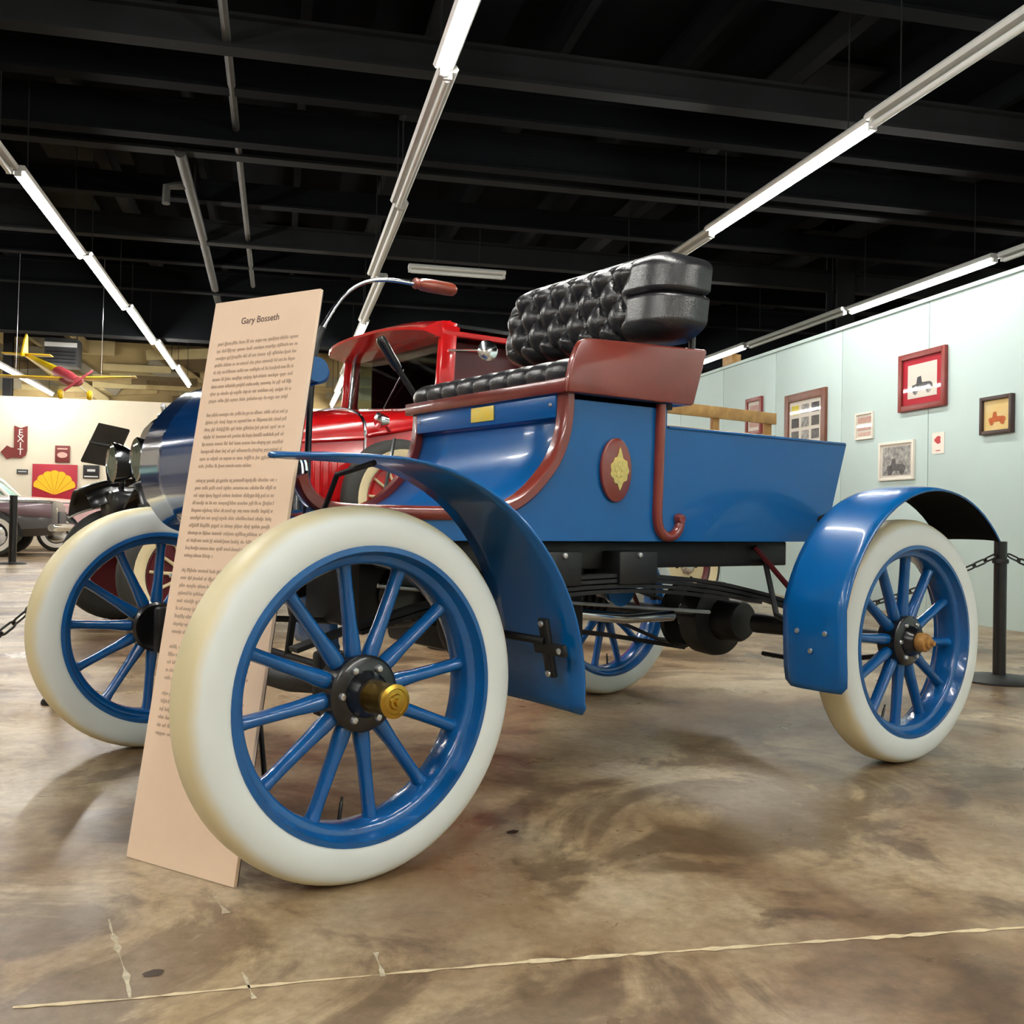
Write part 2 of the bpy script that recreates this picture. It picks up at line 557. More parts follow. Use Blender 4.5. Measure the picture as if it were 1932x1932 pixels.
# floor joints and scuffs: flat marks lying in the slab
def mark(name, pts, wd, m, jit=0.3):
    v, f = [], []
    P = [Vector((p[0], p[1], 0)) for p in pts]
    L = []
    for i in range(len(P) - 1):
        n = max(2, int((P[i + 1] - P[i]).length / 0.02))
        for k in range(n):
            L.append(P[i].lerp(P[i + 1], k / n))
    L.append(P[-1])
    for i in range(len(L)):
        t = (L[min(len(L) - 1, i + 1)] - L[max(0, i - 1)]).normalized()
        nn = Vector((-t.y, t.x, 0))
        hw = wd / 2 * (1 + random.uniform(-jit, jit) * 1.6)
        o = random.uniform(-jit, jit) * wd * 0.25
        for s in (-1, 1):
            q = L[i] + nn * (s * max(hw, wd * 0.08) + o)
            v.append((q.x, q.y, 0.0008))
    for i in range(len(L) - 1):
        f.append((2 * i, 2 * i + 1, 2 * i + 3, 2 * i + 2))
    me = mesh(name, v, f)
    o = add(name, me, m, floor)
    o.matrix_parent_inverse = (Matrix.Translation(floor.location) @ Matrix.Rotation(ROT, 4, 'Z')).inverted()
    return o
mark('joint_line', [(-0.62, -0.86), (-0.48, -0.923), (-0.235, -1.017), (0.064, -1.141)], 0.006, JOINT, 0.6)
mark('joint_line', [(0.064, -1.141), (0.469, -1.327), (0.856, -1.505), (1.3, -1.70)], 0.010, JOINT, 0.5)
mark('scuff', [(-0.434, -0.616), (-0.462, -0.825), (-0.478, -0.92)], 0.006, SCUFF, 0.8)
mark('scuff', [(-0.245, -0.581), (-0.262, -0.70)], 0.008, SCUFF, 0.8)
mark('scuff', [(-0.318, -0.93), (-0.335, -1.02)], 0.004, SCUFF, 0.8)
mark('scuff', [(-0.12, -0.98), (-0.15, -1.06)], 0.005, SCUFF, 0.8)
for (x, y, r) in ((-0.43, -0.86, 0.012), (0.10, -0.60, 0.018), (0.42, -0.60, 0.012)):
    pts = [(x + r * 1.4 * math.cos(t) * random.uniform(0.8, 1.1), y + r * math.sin(t) * random.uniform(0.8, 1.1)) for t in [2 * PI * k / 14 for k in range(14)]]
    me = mesh('oil_spot', [(a, b, 0.0007) for a, b in pts], [tuple(range(14))])
    o = add('oil_spot', me, SPOT, floor)
    o.matrix_parent_inverse = (Matrix.Translation(floor.location) @ Matrix.Rotation(ROT, 4, 'Z')).inverted()

# ------------------------------------------------------------------ fluorescent strips
ZT = 3.28
_fm = {}
def fixture(u, v, length, lit, label, z=ZT, turn=0.0, rods=True):
    t = thing('fluorescent_fixture', label, 'light', RW(u, v, z), ROT + turn, 'hanging fluorescent strips')
    key = round(length, 2)
    if key not in _fm:
        L = length - 0.03
        prof = [(-0.065, 0.05), (-0.05, 0.075), (0.05, 0.075), (0.065, 0.05), (0.05, 0.03), (-0.05, 0.03)]
        hm = prism_mesh('housing', prof, -L / 2, L / 2)
        v0, f0 = tube_vf([(0, -L / 2 + 0.03, 0), (0, L / 2 - 0.03, 0)], 0.022, 10)
        tm = mesh('tube', v0, f0, True)
        tm2 = tm.copy()
        v0, f0 = box_vf((0, 0, 0.018), (0.05, 0.03, 0.06))
        cm = mesh('tube_holder', v0, f0)
        v0, f0 = tube_vf([(0, 0, 0.07), (0, 0, 1.2)], 0.005, 6)
        rm = mesh('hanger_rod', v0, f0)
        _fm[key] = (hm, tm, tm2, cm, rm, L)
    hm, tm, tm2, cm, rm, L = _fm[key]
    add('housing', hm, FIXT, t)
    if lit:
        add('tube', tm, TUBEL, t)
    else:
        add('tube', tm2, TUBEU, t)
    for s in (-1, 1):
        add('tube_holder', cm, FIXT, t, (0, s * (L / 2 - 0.015), 0))
        if rods:
            add('hanger_rod', rm, BEAMG, t, (0, s * (L / 2 - 0.3), 0))
    return t
ORD = ['first', 'second', 'third', 'fourth', 'fifth', 'sixth', 'seventh', 'eighth', 'ninth', 'tenth']
def strip(u, du, ks, litset, where):
    i = 0
    for k in ks:
        v = 3.2 + 2.54 * k + 1.27
        lit = k in litset
        fixture(u + du * (v - 5), v, 2.54, lit, '%s strip light, %s from near end, row %s' % ('lit' if lit else 'unlit', ORD[i], where))
        i += 1
strip(1.03, 0.012, range(-5, 2), {-1, -2, -4, -5}, 'above the blue car')
strip(1.10, 0.012, range(2, 7), {3, 5, 6}, 'over the red truck')
strip(-1.93, 0.01, range(-5, 1), {-1, -3, -4}, 'left of the sign, nearer part')
strip(-1.93, 0.02, range(1, 6), {1, 2, 3, 4, 5}, 'running down behind the tall sign')
strip(3.83, 0.012, range(-5, 2), {0, -3, -4}, 'above the tufted seat')
strip(6.85, -0.02, range(-1, 4), {1, 3, -1}, 'over the far side of the partition')
strip(-4.75, 0.0, range(3, 7), {5, 6}, 'at the back left by the aeroplane')
strip(-4.9, 0.0, range(-4, 1), {-1, -3}, 'far to the left, nearer part')
strip(-7.9, 0.0, range(2, 6), {3, 5}, 'along the left wall')
fixture(2.05, 8.7, 1.15, False, 'short white strip hung crosswise above the tiller handle', 3.5, PI / 2, True)
# conduit pipe and a duct box under the black ceiling
PIPEM = mat('pipe_grey', (58, 58, 54), 0.6, var=0.2)
pp = thing('conduit_pipe', 'pale grey pipe running under the black ceiling above the sign', 'pipe', RW(-0.8, 9.3, 3.9), ROT)
tube('pipe', [(0, -2.6, 0), (0.0, 0, 0), (-0.03, 3.8, 0)], 0.05, PIPEM, pp, 10)
tube('valve_drop', [(0, -1.7, 0), (-0.12, -1.72, -0.02), (-0.2, -1.75, -0.05), (-0.2, -1.78, -0.22)], 0.04, PIPEM, pp, 8)
tube('bracket', [(0, -1, 0.0), (0, -1, 0.45)], 0.012, BEAMG, pp, 6)
tube('bracket', [(0, 2, 0.0), (0, 2, 0.45)], 0.012, BEAMG, pp, 6)
cp = thing('conduit_pipe', 'thin pipe running beside the grey pipe under the ceiling', 'pipe', RW(-0.3, 7.5, 3.95), ROT)
tube('pipe', [(0, -4.5, 0), (0, 4.5, 0)], 0.03, PIPEM, cp, 8)
tube('bracket', [(0, -2, 0.0), (0, -2, 0.4)], 0.01, BEAMG, cp, 6)
dk = thing('heater_unit', 'dark grey hanging heater box behind the yellow aeroplane', 'heater', RW(-4.15, 19.0, 3.62), ROT)
box('casing', (0, 0, 0.28), (0.62, 0.5, 0.56), GREYM, dk, 0.03)
box('top_panel', (0, -0.26, 0.42), (0.6, 0.03, 0.09), WHITE, dk, 0.005)
for k in range(4):
    box('louvre', (0, -0.27, 0.06 + 0.07 * k), (0.54, 0.03, 0.012), BLACKM, dk)
for s in (-1, 1):
    tube('hanger_rod', [(s * 0.25, 0, 0.55), (s * 0.25, 0, 0.95)], 0.01, BEAMG, dk, 6)

# ================================================================== BLUE CAR
car = thing('antique_pickup', 'blue antique motor car with white tyres, tufted black seat and open rear bed', 'car')
WB, TR, WR = 1.78, 1.326, 0.355
HB = 0.38
# ---- wheels
tire_me = lathe_mesh('tire', [(0.270, -0.046), (0.277, -0.053), (0.290, -0.0565), (0.315, -0.0565), (0.330, -0.054), (0.340, -0.049), (0.347, -0.042), (0.352, -0.033), (0.355, -0.022), (0.356, 0.0), (0.355, 0.022), (0.352, 0.033), (0.347, 0.042), (0.340, 0.049), (0.330, 0.054), (0.315, 0.0565), (0.290, 0.0565), (0.277, 0.053), (0.270, 0.046)], 96, 'y', True, 80)
fel_me = lathe_mesh('wheel', [(0.283, -0.050), (0.280, -0.056), (0.270, -0.057), (0.266, -0.044), (0.262, -0.036), (0.251, -0.034), (0.246, -0.026), (0.244, 0.0), (0.246, 0.026), (0.251, 0.034), (0.262, 0.036), (0.266, 0.044), (0.270, 0.057), (0.280, 0.056), (0.283, 0.050)], 96, 'y', True, 50)
def spoke_mesh():
    rings = []
    for r, a, b in ((0.045, 0.012, 0.016), (0.075, 0.0165, 0.018), (0.095, 0.0165, 0.018), (0.13, 0.0135, 0.017), (0.2, 0.0125, 0.016), (0.230, 0.0128, 0.016), (0.249, 0.0155, 0.018)):
        rings.append([(a * math.cos(t), b * math.sin(t), r) for t in [2 * PI * k / 14 for k in range(14)]])
    v = [p for q in rings for p in q]
    f = []
    for i in range(len(rings) - 1):
        for k in range(14):
            k2 = (k + 1) % 14
            f.append((i * 14 + k, i * 14 + k2, (i + 1) * 14 + k2, (i + 1) * 14 + k))
    return mesh('spoke', v, f, True)
spoke_me = spoke_mesh()
plate_me = lathe_mesh('hub_flange', [(0.0, -0.036), (0.026, -0.036), (0.066, -0.034), (0.073, -0.028), (0.073, 0.028), (0.066, 0.034), (0.0, 0.034)], 40)
boss_me = lathe_mesh('hub_barrel', [(0.046, -0.030), (0.043, -0.045), (0.036, -0.054), (0.033, -0.062), (0.0, -0.062)], 32)
cap_me = lathe_mesh('hub_cap', [(0.028, -0.058), (0.0295, -0.066), (0.0295, -0.118), (0.0315, -0.121), (0.0315, -0.131), (0.024, -0.134), (0.0225, -0.1325), (0.015, -0.1335), (0.013, -0.139), (0.008, -0.1395), (0.007, -0.146), (0.0, -0.147)], 36)
stub_me = lathe_mesh('hub_cap', [(0.026, -0.058), (0.0275, -0.064), (0.0275, -0.082), (0.024, -0.088), (0.016, -0.09), (0.016, -0.098), (0.007, -0.10), (0.007, -0.110), (0.0, -0.111)], 28)
bolt_me = lathe_mesh('bolt', [(0.0078, -0.033), (0.0078, -0.038), (0.0055, -0.0415), (0.0, -0.043)], 12)
valve_me = lathe_mesh('valve_stem', [(0.004, 0.0), (0.004, 0.03), (0.0028, 0.032), (0.0028, 0.042), (0.0, 0.0425)], 8, 'z')
def wheel(x, y, rz, spin, rear):
    w = add('wheel', fel_me, BLUEW, car, (x, y, WR), (0, 0, rz))
    add('tire', tire_me, TIREM, w)
    for k in range(12):
        a = math.radians(spin + 30 * k)
        add('spoke', spoke_me, BLUEW, w, (0, 0, 0), (0, PI / 2 - a, 0))
    add('hub_flange', plate_me, BLACK, w)
    add('hub_barrel', boss_me, BLACK, w)
    if rear:
        add('hub_cap', stub_me, WOODB, w)['label'] = 'tan wooden looking hub end'
    else:
        add('hub_cap', cap_me, BRASS, w)['label'] = 'brass hub cap'
    for k in range(6):
        a = math.radians(60 * k)
        add('bolt', bolt_me, STEEL, w, (0.053 * math.cos(a), 0, 0.053 * math.sin(a)))
    a = math.radians(spin - 90 - 22 + 6)
    add('valve_stem', valve_me, BLACK, w, (0.24 * math.cos(a), 0.0, 0.24 * math.sin(a)), (0, -PI / 2 - a, 0))
    return w
TOE = 0.09
wheel(0, -TR / 2, TOE, 8, False)
wheel(0, TR / 2, TOE + PI, 4, False)
wheel(WB, -TR / 2, 0, -5, True)
wheel(WB, TR / 2, PI, 11, True)

# ---- body
trim_pts = [(0.735, 1.02), (0.733, 0.965), (0.722, 0.905), (0.695, 0.845), (0.655, 0.795), (0.605, 0.75), (0.55, 0.72), (0.49, 0.706), (0.40, 0.703), (0.25, 0.702), (0.12, 0.703), (0.06, 0.71), (0.02, 0.735), (0.0, 0.775)]
trim_s = [(p.x, p.z) for p in spline([(a, 0, b) for a, b in trim_pts], 5)]
dash_out = [(0.20, 0.645), (0.08, 0.640), (0.0, 0.645), (-0.055, 0.668), (-0.092, 0.715), (-0.114, 0.765), (-0.120, 0.82), (-0.113, 0.875), (-0.092, 0.925), (-0.062, 0.968), (-0.02, 1.008), (0.015, 1.026), (0.042, 1.024), (0.058, 1.006), (0.052, 0.988), (0.036, 0.985)]
dash_s = [(p.x, p.z) for p in spline([(a, 0, b) for a, b in dash_out], 5)]
# side panels: seat riser side and bed in one sheet
side = [(0.735, 1.02)] + [q for q in trim_s[1:] if q[0] > 0.03] + [(0.02, 0.69), (0.0, 0.645), (0.10, 0.637), (1.795, 0.637), (1.902, 0.955), (1.09, 0.953), (1.09, 1.02)]
for s in (-1, 1):
    o = prism('side_panel', side, s * HB, s * (HB - 0.02), BLUE, car)
    tr = sweep('edge_trim', trim_s, [(-0.016, s * (HB - 0.024)), (0.012, s * (HB - 0.024)), (0.016, s * (HB - 0.018)), (0.016, s * (HB + 0.008)), (0.010, s * (HB + 0.014)), (-0.010, s * (HB + 0.014)), (-0.016, s * (HB + 0.008))], BROWN, car)
    tr['label'] = 'oxblood curved edge trim'
# curved dash sheet (outer) across the car
n = len(dash_s)
rows = [[(x, -HB + 2 * HB * k / 4, z) for k in range(5)] for x, z in dash_s]
BLUED = mat('glossy_blue_paint', (4, 66, 128), 0.13, spec=0.5, coat=1.0, bump=0.05, bscale=14)
d = sheet('curved_dash', rows, BLUED, car, 0.014)
tube('scroll_roll', [(0.034, -HB - 0.004, 1.008), (0.034, HB + 0.004, 1.008)], 0.027, BLUE, car, 18)
# floor, curved seat riser, valance, back panel, bed floor
prism('floor_board', [(0.0, 0.645), (1.8, 0.645), (1.8, 0.665), (0.0, 0.665)], -HB + 0.02, HB - 0.02, BLUE, car)
ris = [(0.742, 1.02), (0.742, 0.955)] + [(x + 0.012, z) for x, z in trim_s if z < 0.955 and x > 0.42] + [(0.40, 0.69)]
rows = [[(x, -HB + 0.021 + (2 * HB - 0.042) * k / 4, z) for k in range(5)] for x, z in ris]
sheet('seat_riser', rows, BLUE, car, 0.01)
box('valance', (0.722, 0, 0.988), (0.016, 2 * HB - 0.05, 0.062), BLUE, car, 0.003)
box('name_plate', (0.7115, -0.02, 0.990), (0.004, 0.115, 0.042), YELLOWP, car, 0.0015)
for s in (-1, 1):
    add('screw', lathe_mesh('screw', [(0.006, 0.0), (0.004, -0.004), (0, -0.005)], 10, 'x'), STEEL, car, (0.713, s * 0.335, 0.99))
v4 = [(1.795, 0.637), (1.902, 0.955), (1.885, 0.955), (1.778, 0.637)]
prism('tail_panel', v4, -HB + 0.02, HB - 0.02, BLUE, car)
box('bed_bulkhead', (1.1, 0, 0.83), (0.016, 2 * HB - 0.04, 0.36), BLUE, car)
for s in (-1, 1):
    box('bed_cap', (1.495, s * (HB - 0.008), 0.955), (0.80, 0.026, 0.008), BLUE, car, 0.003)
# hook shaped moulding and crest on the sides
hook = [(1.060, 1.015), (1.057, 0.9), (1.054, 0.78), (1.052, 0.71), (1.060, 0.672), (1.082, 0.652), (1.110, 0.652), (1.132, 0.668), (1.140, 0.692), (1.134, 0.706)]
hook3 = spline([(a, 0, b) for a, b in hook], 5)
for s in (-1, 1):
    h = tube('hook_moulding', [(p.x, s * (HB + 0.006), p.z) for p in hook3], [0.0150] * (len(hook3) - 8) + [0.0148, 0.0145, 0.0142, 0.0142, 0.0145, 0.016, 0.0165, 0.0125], BROWN, car, 12)
    add('scroll_knob', lathe_mesh('scroll_knob', [(0.0, -0.016), (0.012, -0.014), (0.017, 0.0), (0.012, 0.014), (0.0, 0.016)], 16), BROWN, h, (1.137, s * (HB + 0.006), 0.700))
    ov = [(0.897 + 0.054 * math.cos(t), 0.827 + 0.086 * math.sin(t)) for t in [2 * PI * k / 40 for k in range(40)]]
    y0 = s * HB
    crest = add('crest_oval', None or prism_mesh('crest_oval', ov, y0, s * (HB + 0.012)), BROWN, car)
    bevel_mesh(crest.data, 0.004)
    # gilded emblem: shield-like rosette with a crown and a pointed foot
    em = []
    for k in range(72):
        t = 2 * PI * k / 72
        r = 0.036 + 0.0022 * math.cos(9 * t)
        x, z = 0.86 * r * math.cos(t), r * math.sin(t) * 1.02
        d1 = abs((t - PI / 2 + PI) % (2 * PI) - PI)
        d2 = abs((t + PI / 2 + PI) % (2 * PI) - PI)
        if d1 < 0.33:
            z += 0.025 * (1 - d1 / 0.33)
        if d2 < 0.30:
            z -= 0.017 * (1 - d2 / 0.30)
        em.append((0.905 + x, 0.826 + z))
    e = add('gilt_emblem', prism_mesh('gilt_emblem', em, s * (HB + 0.010), s * (HB + 0.0145)), GOLD, crest)
    rg = lathe_mesh('emblem_ring', [(0.022, -0.001), (0.0245, 0.002), (0.0265, -0.001)], 30, 'y', True)
    add('emblem_ring', rg, GOLD, crest, (0.905, s * (HB + 0.0145), 0.824))
    for q in range(5):
        t = PI / 2 + 2 * PI * q / 5
        add('emblem_petal', lathe_mesh('emblem_petal', [(0.008, -s * 0.001), (0.0075, s * 0.0015), (0, s * 0.0025)], 10), GOLD, crest, (0.905 + 0.012 * math.cos(t), s * (HB + 0.0145), 0.824 + 0.012 * math.sin(t)))

# ---- seat box
SB = 0.415
arm = [(0.708, 1.018), (0.712, 1.06), (0.722, 1.10), (0.736, 1.135), (0.748, 1.152), (0.764, 1.160), (0.80, 1.163), (1.205, 1.180), (1.208, 1.172), (1.160, 1.022), (1.15, 1.018)]
for s in (-1, 1):
    prism('seat_arm', arm if s < 0 else [(0.708, 1.018), (0.712, 1.052), (1.0, 1.056), (1.06, 1.11), (1.15, 1.17), (1.205, 1.18), (1.16, 1.022)], s * SB, s * (SB - 0.022), BROWN, car, 'xz', False, 0.004)
    box('seat_base_shade_strip', (0.92, s * (HB - 0.03), 1.012), (0.38, 0.06, 0.014), BLACKM, car)  # black strip stands in for the shade under the seat box overhang
box('front_rail', (0.714, 0, 1.0355), (0.024, 2 * SB - 0.01, 0.036), BROWN, car, 0.003)
box('seat_back_board', (1.178, 0, 1.10), (0.018, 2 * SB - 0.04, 0.14), BROWN, car, 0.002, (0, 0.28, 0))
box('seat_bottom', (0.94, 0, 1.03), (0.44, 2 * SB - 0.046, 0.02), BROWN, car)
# pleated cushion
def cushion():
    v, f = [], []
    ny, npx = 90, 22
    y0, y1 = -0.388, 0.388
    prof = [(1.14, 1.045), (1.14, 1.095), (1.10, 1.112), (0.95, 1.118), (0.80, 1.118), (0.752, 1.114), (0.726, 1.103), (0.712, 1.086), (0.710, 1.068), (0.716, 1.050)]
    pr = [(p.x, p.z) for p in spline([(a, 0, b) for a, b in prof], 3)]
    for j in range(ny + 1):
        y = y0 + (y1 - y0) * j / ny
        q = abs(math.sin(PI * 9 * j / ny)) ** 0.35
        e = min(1.0, min(j, ny - j) / 3.0)
        q = q * (0.4 + 0.6 * e)
        for x, z in pr:
            k = 0.009 * (1 - q)
            cx, czz = 0.95, 1.05
            L = math.hypot(x - cx, z - czz)
            v.append((x - (x - cx) / L * k, y, z - (z - czz) / L * k * 1.6))
    m_ = len(pr)
    for j in range(ny):
        for i in range(m_ - 1):
            f.append((j * m_ + i, j * m_ + i + 1, (j + 1) * m_ + i + 1, (j + 1) * m_ + i))
    f.append(tuple(range(m_)))
    f.append(tuple(ny * m_ + i for i in range(m_))[::-1])
    return mesh('seat_cushion', v, f, True, 60)
add('seat_cushion', cushion(), LEATHER, car)
# tufted backrest
def backrest():
    Hh = 0.41
    R = 0.11
    XF, XB = 1.045, 1.19
    path = []
    for k in range(4):
        path.append((XB - (XB - XF - R) * k / 4, Hh, 0.0))
    for k in range(14):
        a = PI / 2 * k / 14
        path.append((XF + R - R * math.sin(a), Hh - R + R * math.cos(a), 0.0))
    for k in range(97):
        path.append((XF, (Hh - R) - 2 * (Hh - R) * k / 96, 1.0))
    for k in range(1, 15):
        a = PI / 2 * k / 14
        path.append((XF + R - R * math.cos(a), -(Hh - R) - R * math.sin(a), 0.0))
    for k in range(1, 5):
        path.append((XF + R + (XB - XF - R) * k / 4, -Hh, 0.0))
    S_ = [0.0]
    for i in range(1, len(path)):
        S_.append(S_[-1] + math.hypot(path[i][0] - path[i - 1][0], path[i][1] - path[i - 1][1]))
    NT = 44
    z0, z1 = 1.205, 1.462
    v, f = [], []
    wlt, hlt = 0.098, 0.130
    for i, (x, y, fl) in enumerate(path):
        a = path[max(0, i - 1)]
        b = path[min(len(path) - 1, i + 1)]
        tx, ty = b[0] - a[0], b[1] - a[1]
        L = math.hypot(tx, ty)
        nx, ny = ty / L, -tx / L
        if nx > 0 and abs(y) < 0.3:
            nx, ny = -nx, -ny
        # outward: away from the core (1.2, y clipped)
        ox, oy = x - 1.2, y - max(-0.28, min(0.28, y))
        if nx * ox + ny * oy < 0:
            nx, ny = -nx, -ny
        far_edge = max(0.0, min(1.0, (0.41 - abs(y)) / 0.06))
        top_drop = 0.0
        if y > 0.27:
            top_drop = 0.05 * ((y - 0.27) / 0.14) ** 2
        if y < -0.33:
            top_drop = 0.012 * ((-y - 0.33) / 0.08) ** 2
        for j in range(NT + 1):
            t = j / NT
            z = z0 + (z1 - top_drop - z0) * t
            e = 0.0
            if t < 0.22:
                e = -0.075 * (1 - t / 0.22) ** 2
            if t > 0.80:
                e = -0.055 * ((t - 0.80) / 0.20) ** 2.4
            lean = 0.03 * t
            ss = y
            u1 = ss / wlt + (z - 1.225) / hlt
            u2 = ss / wlt - (z - 1.225) / hlt
            pil = (abs(math.sin(PI * u1)) * abs(math.sin(PI * u2))) ** 0.42
            inside = min(1.0, max(0.0, (y + 0.26) / 0.03)) * min(1.0, max(0.0, (0.40 - y) / 0.05))
            inside *= min(1.0, max(0.0, (1 - t) / 0.12))
            # outside the button field only straight pleats run to the edge
            pleat = 1.0
            if y < -0.23:
                pleat = 1 - 0.5 * math.exp(-((t - 0.52) / 0.022) ** 2)
            pil = pil * inside + pleat * (1 - inside)
            dsp = e + 0.040 * (pil - 0.6)
            v.append((x + nx * dsp + lean, y + ny * dsp, z))
    m_ = NT + 1
    for i in range(len(path) - 1):
        for j in range(NT):
            f.append((i * m_ + j, i * m_ + j + 1, (i + 1) * m_ + j + 1, (i + 1) * m_ + j))
    f.append(tuple(i * m_ + NT for i in range(len(path))))
    f.append(tuple(i * m_ for i in range(len(path)))[::-1])
    f.append(tuple([j for j in range(m_)] + [(len(path) - 1) * m_ + j for j in range(m_ - 1, -1, -1)]))
    return mesh('backrest', v, f, True, 60), wlt, hlt
bm_, wlt, hlt = backrest()
back = add('backrest', bm_, LEATHER, car)
bt_me = lathe_mesh('button', [(0.009, 0.004), (0.008, -0.003), (0.004, -0.006), (0.0, -0.0065)], 10, 'x')
for r in range(1, 4):
    z = 1.225 + hlt / 2 * r
    if z > 1.425:
        continue
    for k in range(-9, 10):
        y = wlt * (k + (0.5 if r % 2 else 0.0))
        if -0.25 < y < 0.37:
            t = (z - 1.205) / 0.24
            add('button', bt_me, LEATHER, back, (1.045 + 0.045 * t + 0.015 + (0.02 if t > 0.8 else 0), y, z))
add('button', bt_me, STEEL, back, (1.19, -0.413, 1.325), (0, 0, PI / 2))
for s in (-1, 1):
    tube('back_iron', [(1.20, s * 0.36, 1.06), (1.205, s * 0.36, 1.24), (1.225, s * 0.36, 1.38)], 0.010, BLACKM, car, 8)

# ---- tiller, lever, column
til = [(0.185, 0, 0.66), (0.187, 0, 0.80), (0.190, 0, 0.95), (0.197, 0, 1.06), (0.21, 0, 1.148), (0.245, 0, 1.221), (0.29, 0, 1.281), (0.343, 0, 1.316), (0.41, 0, 1.332), (0.489, 0, 1.334), (0.52, 0, 1.335)]
tp = spline(til, 5)
cut = 22
col_ = tube('tiller_column', tp[:cut + 1], 0.0085, BLACK, car, 10)
tl = tube('tiller_bar', tp[cut:], [0.0085] + [0.0058] * (len(tp) - cut - 1), CHROME, car, 10)
hdl = lathe_mesh('tiller_handle', [(0.0, 0.49), (0.014, 0.492), (0.016, 0.498), (0.013, 0.504), (0.0165, 0.515), (0.0185, 0.54), (0.0185, 0.60), (0.017, 0.618), (0.010, 0.626), (0.0, 0.627)], 20, 'x')
add('tiller_handle', hdl, mat('handle_varnish', (142, 62, 42), 0.3, coat=0.5, var=0.15, scale=30), car, (0, 0, 1.336))
lever = spline([(0.630, 0.455, 1.268), (0.66, 0.455, 1.225), (0.70, 0.455, 1.172), (0.765, 0.455, 1.09), (0.82, 0.455, 1.0), (0.86, 0.455, 0.80), (0.87, 0.455, 0.62)], 4)
tube('brake_lever', lever[7:], 0.010, BLACKM, car, 8)
tube('lever_grip', lever[:9], [0.011, 0.0165, 0.0175, 0.0175, 0.017, 0.0165, 0.0165, 0.016, 0.013], BLACK, car, 12)
# coil of the bulb horn tube on the toe board
coil = [(0.10 + 0.03 * math.cos(t), -0.12 + 0.012 * t / PI, 0.80 + 0.05 * math.sin(t)) for t in [0.35 * k for k in range(60)]]
tube('horn_coil', coil, 0.0055, CHROME, car, 6)
tube('horn_body', [(0.10, -0.12, 0.70), (0.10, -0.10, 0.80), (0.09, -0.05, 0.86)], [0.022, 0.026, 0.014], BLACK, car, 12)

# ---- fenders
def fender_front(s, spear=True):
    arc = []
    # outer edge profile, then inner edge; x, z, y_outer, y_inner
    cx_, cz_, r_ = 0.012, 0.325, 0.475
    st = [(-0.205, 0.792, -0.725, -0.712), (-0.18, 0.794, -0.742, -0.685), (-0.14, 0.796, -0.752, -0.645), (-0.09, 0.799, -0.758, -0.605), (-0.03, 0.800, -0.760, -0.580)] if spear else []
    for k in range(17):
        a = math.radians(86 - (86 + 3) * k / 16)
        st.append((cx_ + r_ * math.cos(a), cz_ + r_ * math.sin(a), -0.760, -0.575 + 0.155 * (k / 16) ** 0.8))
    st.append((0.492, 0.290, -0.758, -0.420))
    st.append((0.494, 0.275, -0.745, -0.430))
    rows = []
    for x, z, yo, yi in st:
        row = []
        for k in range(7):
            t = k / 6
            y = yo + (yi - yo) * t
            crown = 0.006 * (1 - (2 * t - 1) ** 2)
            row.append((x, y * -s, z + crown * (1 if z > 0.7 else 0.3)))
        rows.append(row)
    return sheet('front_fender', rows, BLUE, car, 0.006)
def fender_rear(s):
    cx_, cz_, r_ = WB + 0.0, 0.352, 0.446
    st = [(WB - 0.418, 0.245, -0.765, -0.60), (WB - 0.420, 0.262, -0.782, -0.583), (WB - 0.424, 0.30, -0.785, -0.58), (WB - 0.428, 0.36, -0.785, -0.58)]
    for k in range(25):
        a = math.radians(165 - (165 - 42) * k / 24)
        st.append((cx_ + r_ * math.cos(a), cz_ + r_ * math.sin(a), -0.785, -0.58))
    rows = []
    for x, z, yo, yi in st:
        row = []
        for k in range(9):
            t = k / 8
            y = yo + (yi - yo) * t
            dx, dz = (x - cx_), max(0.0, z - cz_)
            L = math.hypot(dx, dz) or 1
            crown = 0.010 * (1 - (2 * t - 1) ** 4)
            row.append((x + dx / L * crown, y * -s, z + dz / L * crown))
        rows.append(row)
    o = sheet('rear_fender', rows, BLUE, car, 0.006, True, mat('fender_underside_black', (11, 12, 14), 0.9, spec=0.1))  # matte near-black on the underside, blue on the outer face
    # the blue face must look away from the wheel
    me = o.data
    c = me.polygons[len(me.polygons) // 2]
    if (c.center - Vector((WB, c.center.y, 0.35))).dot(c.normal) < 0:
        me.flip_normals()
    return o
bt2 = lathe_mesh('fender_bolt', [(0.0075, 0.0), (0.007, 0.004), (0.0, 0.007)], 10, 'x')
for s in (1, -1):
    sy = -s
    fr_ = fender_front(-s, s == 1)
    rf_ = fender_rear(-1 if s == 1 else 1)
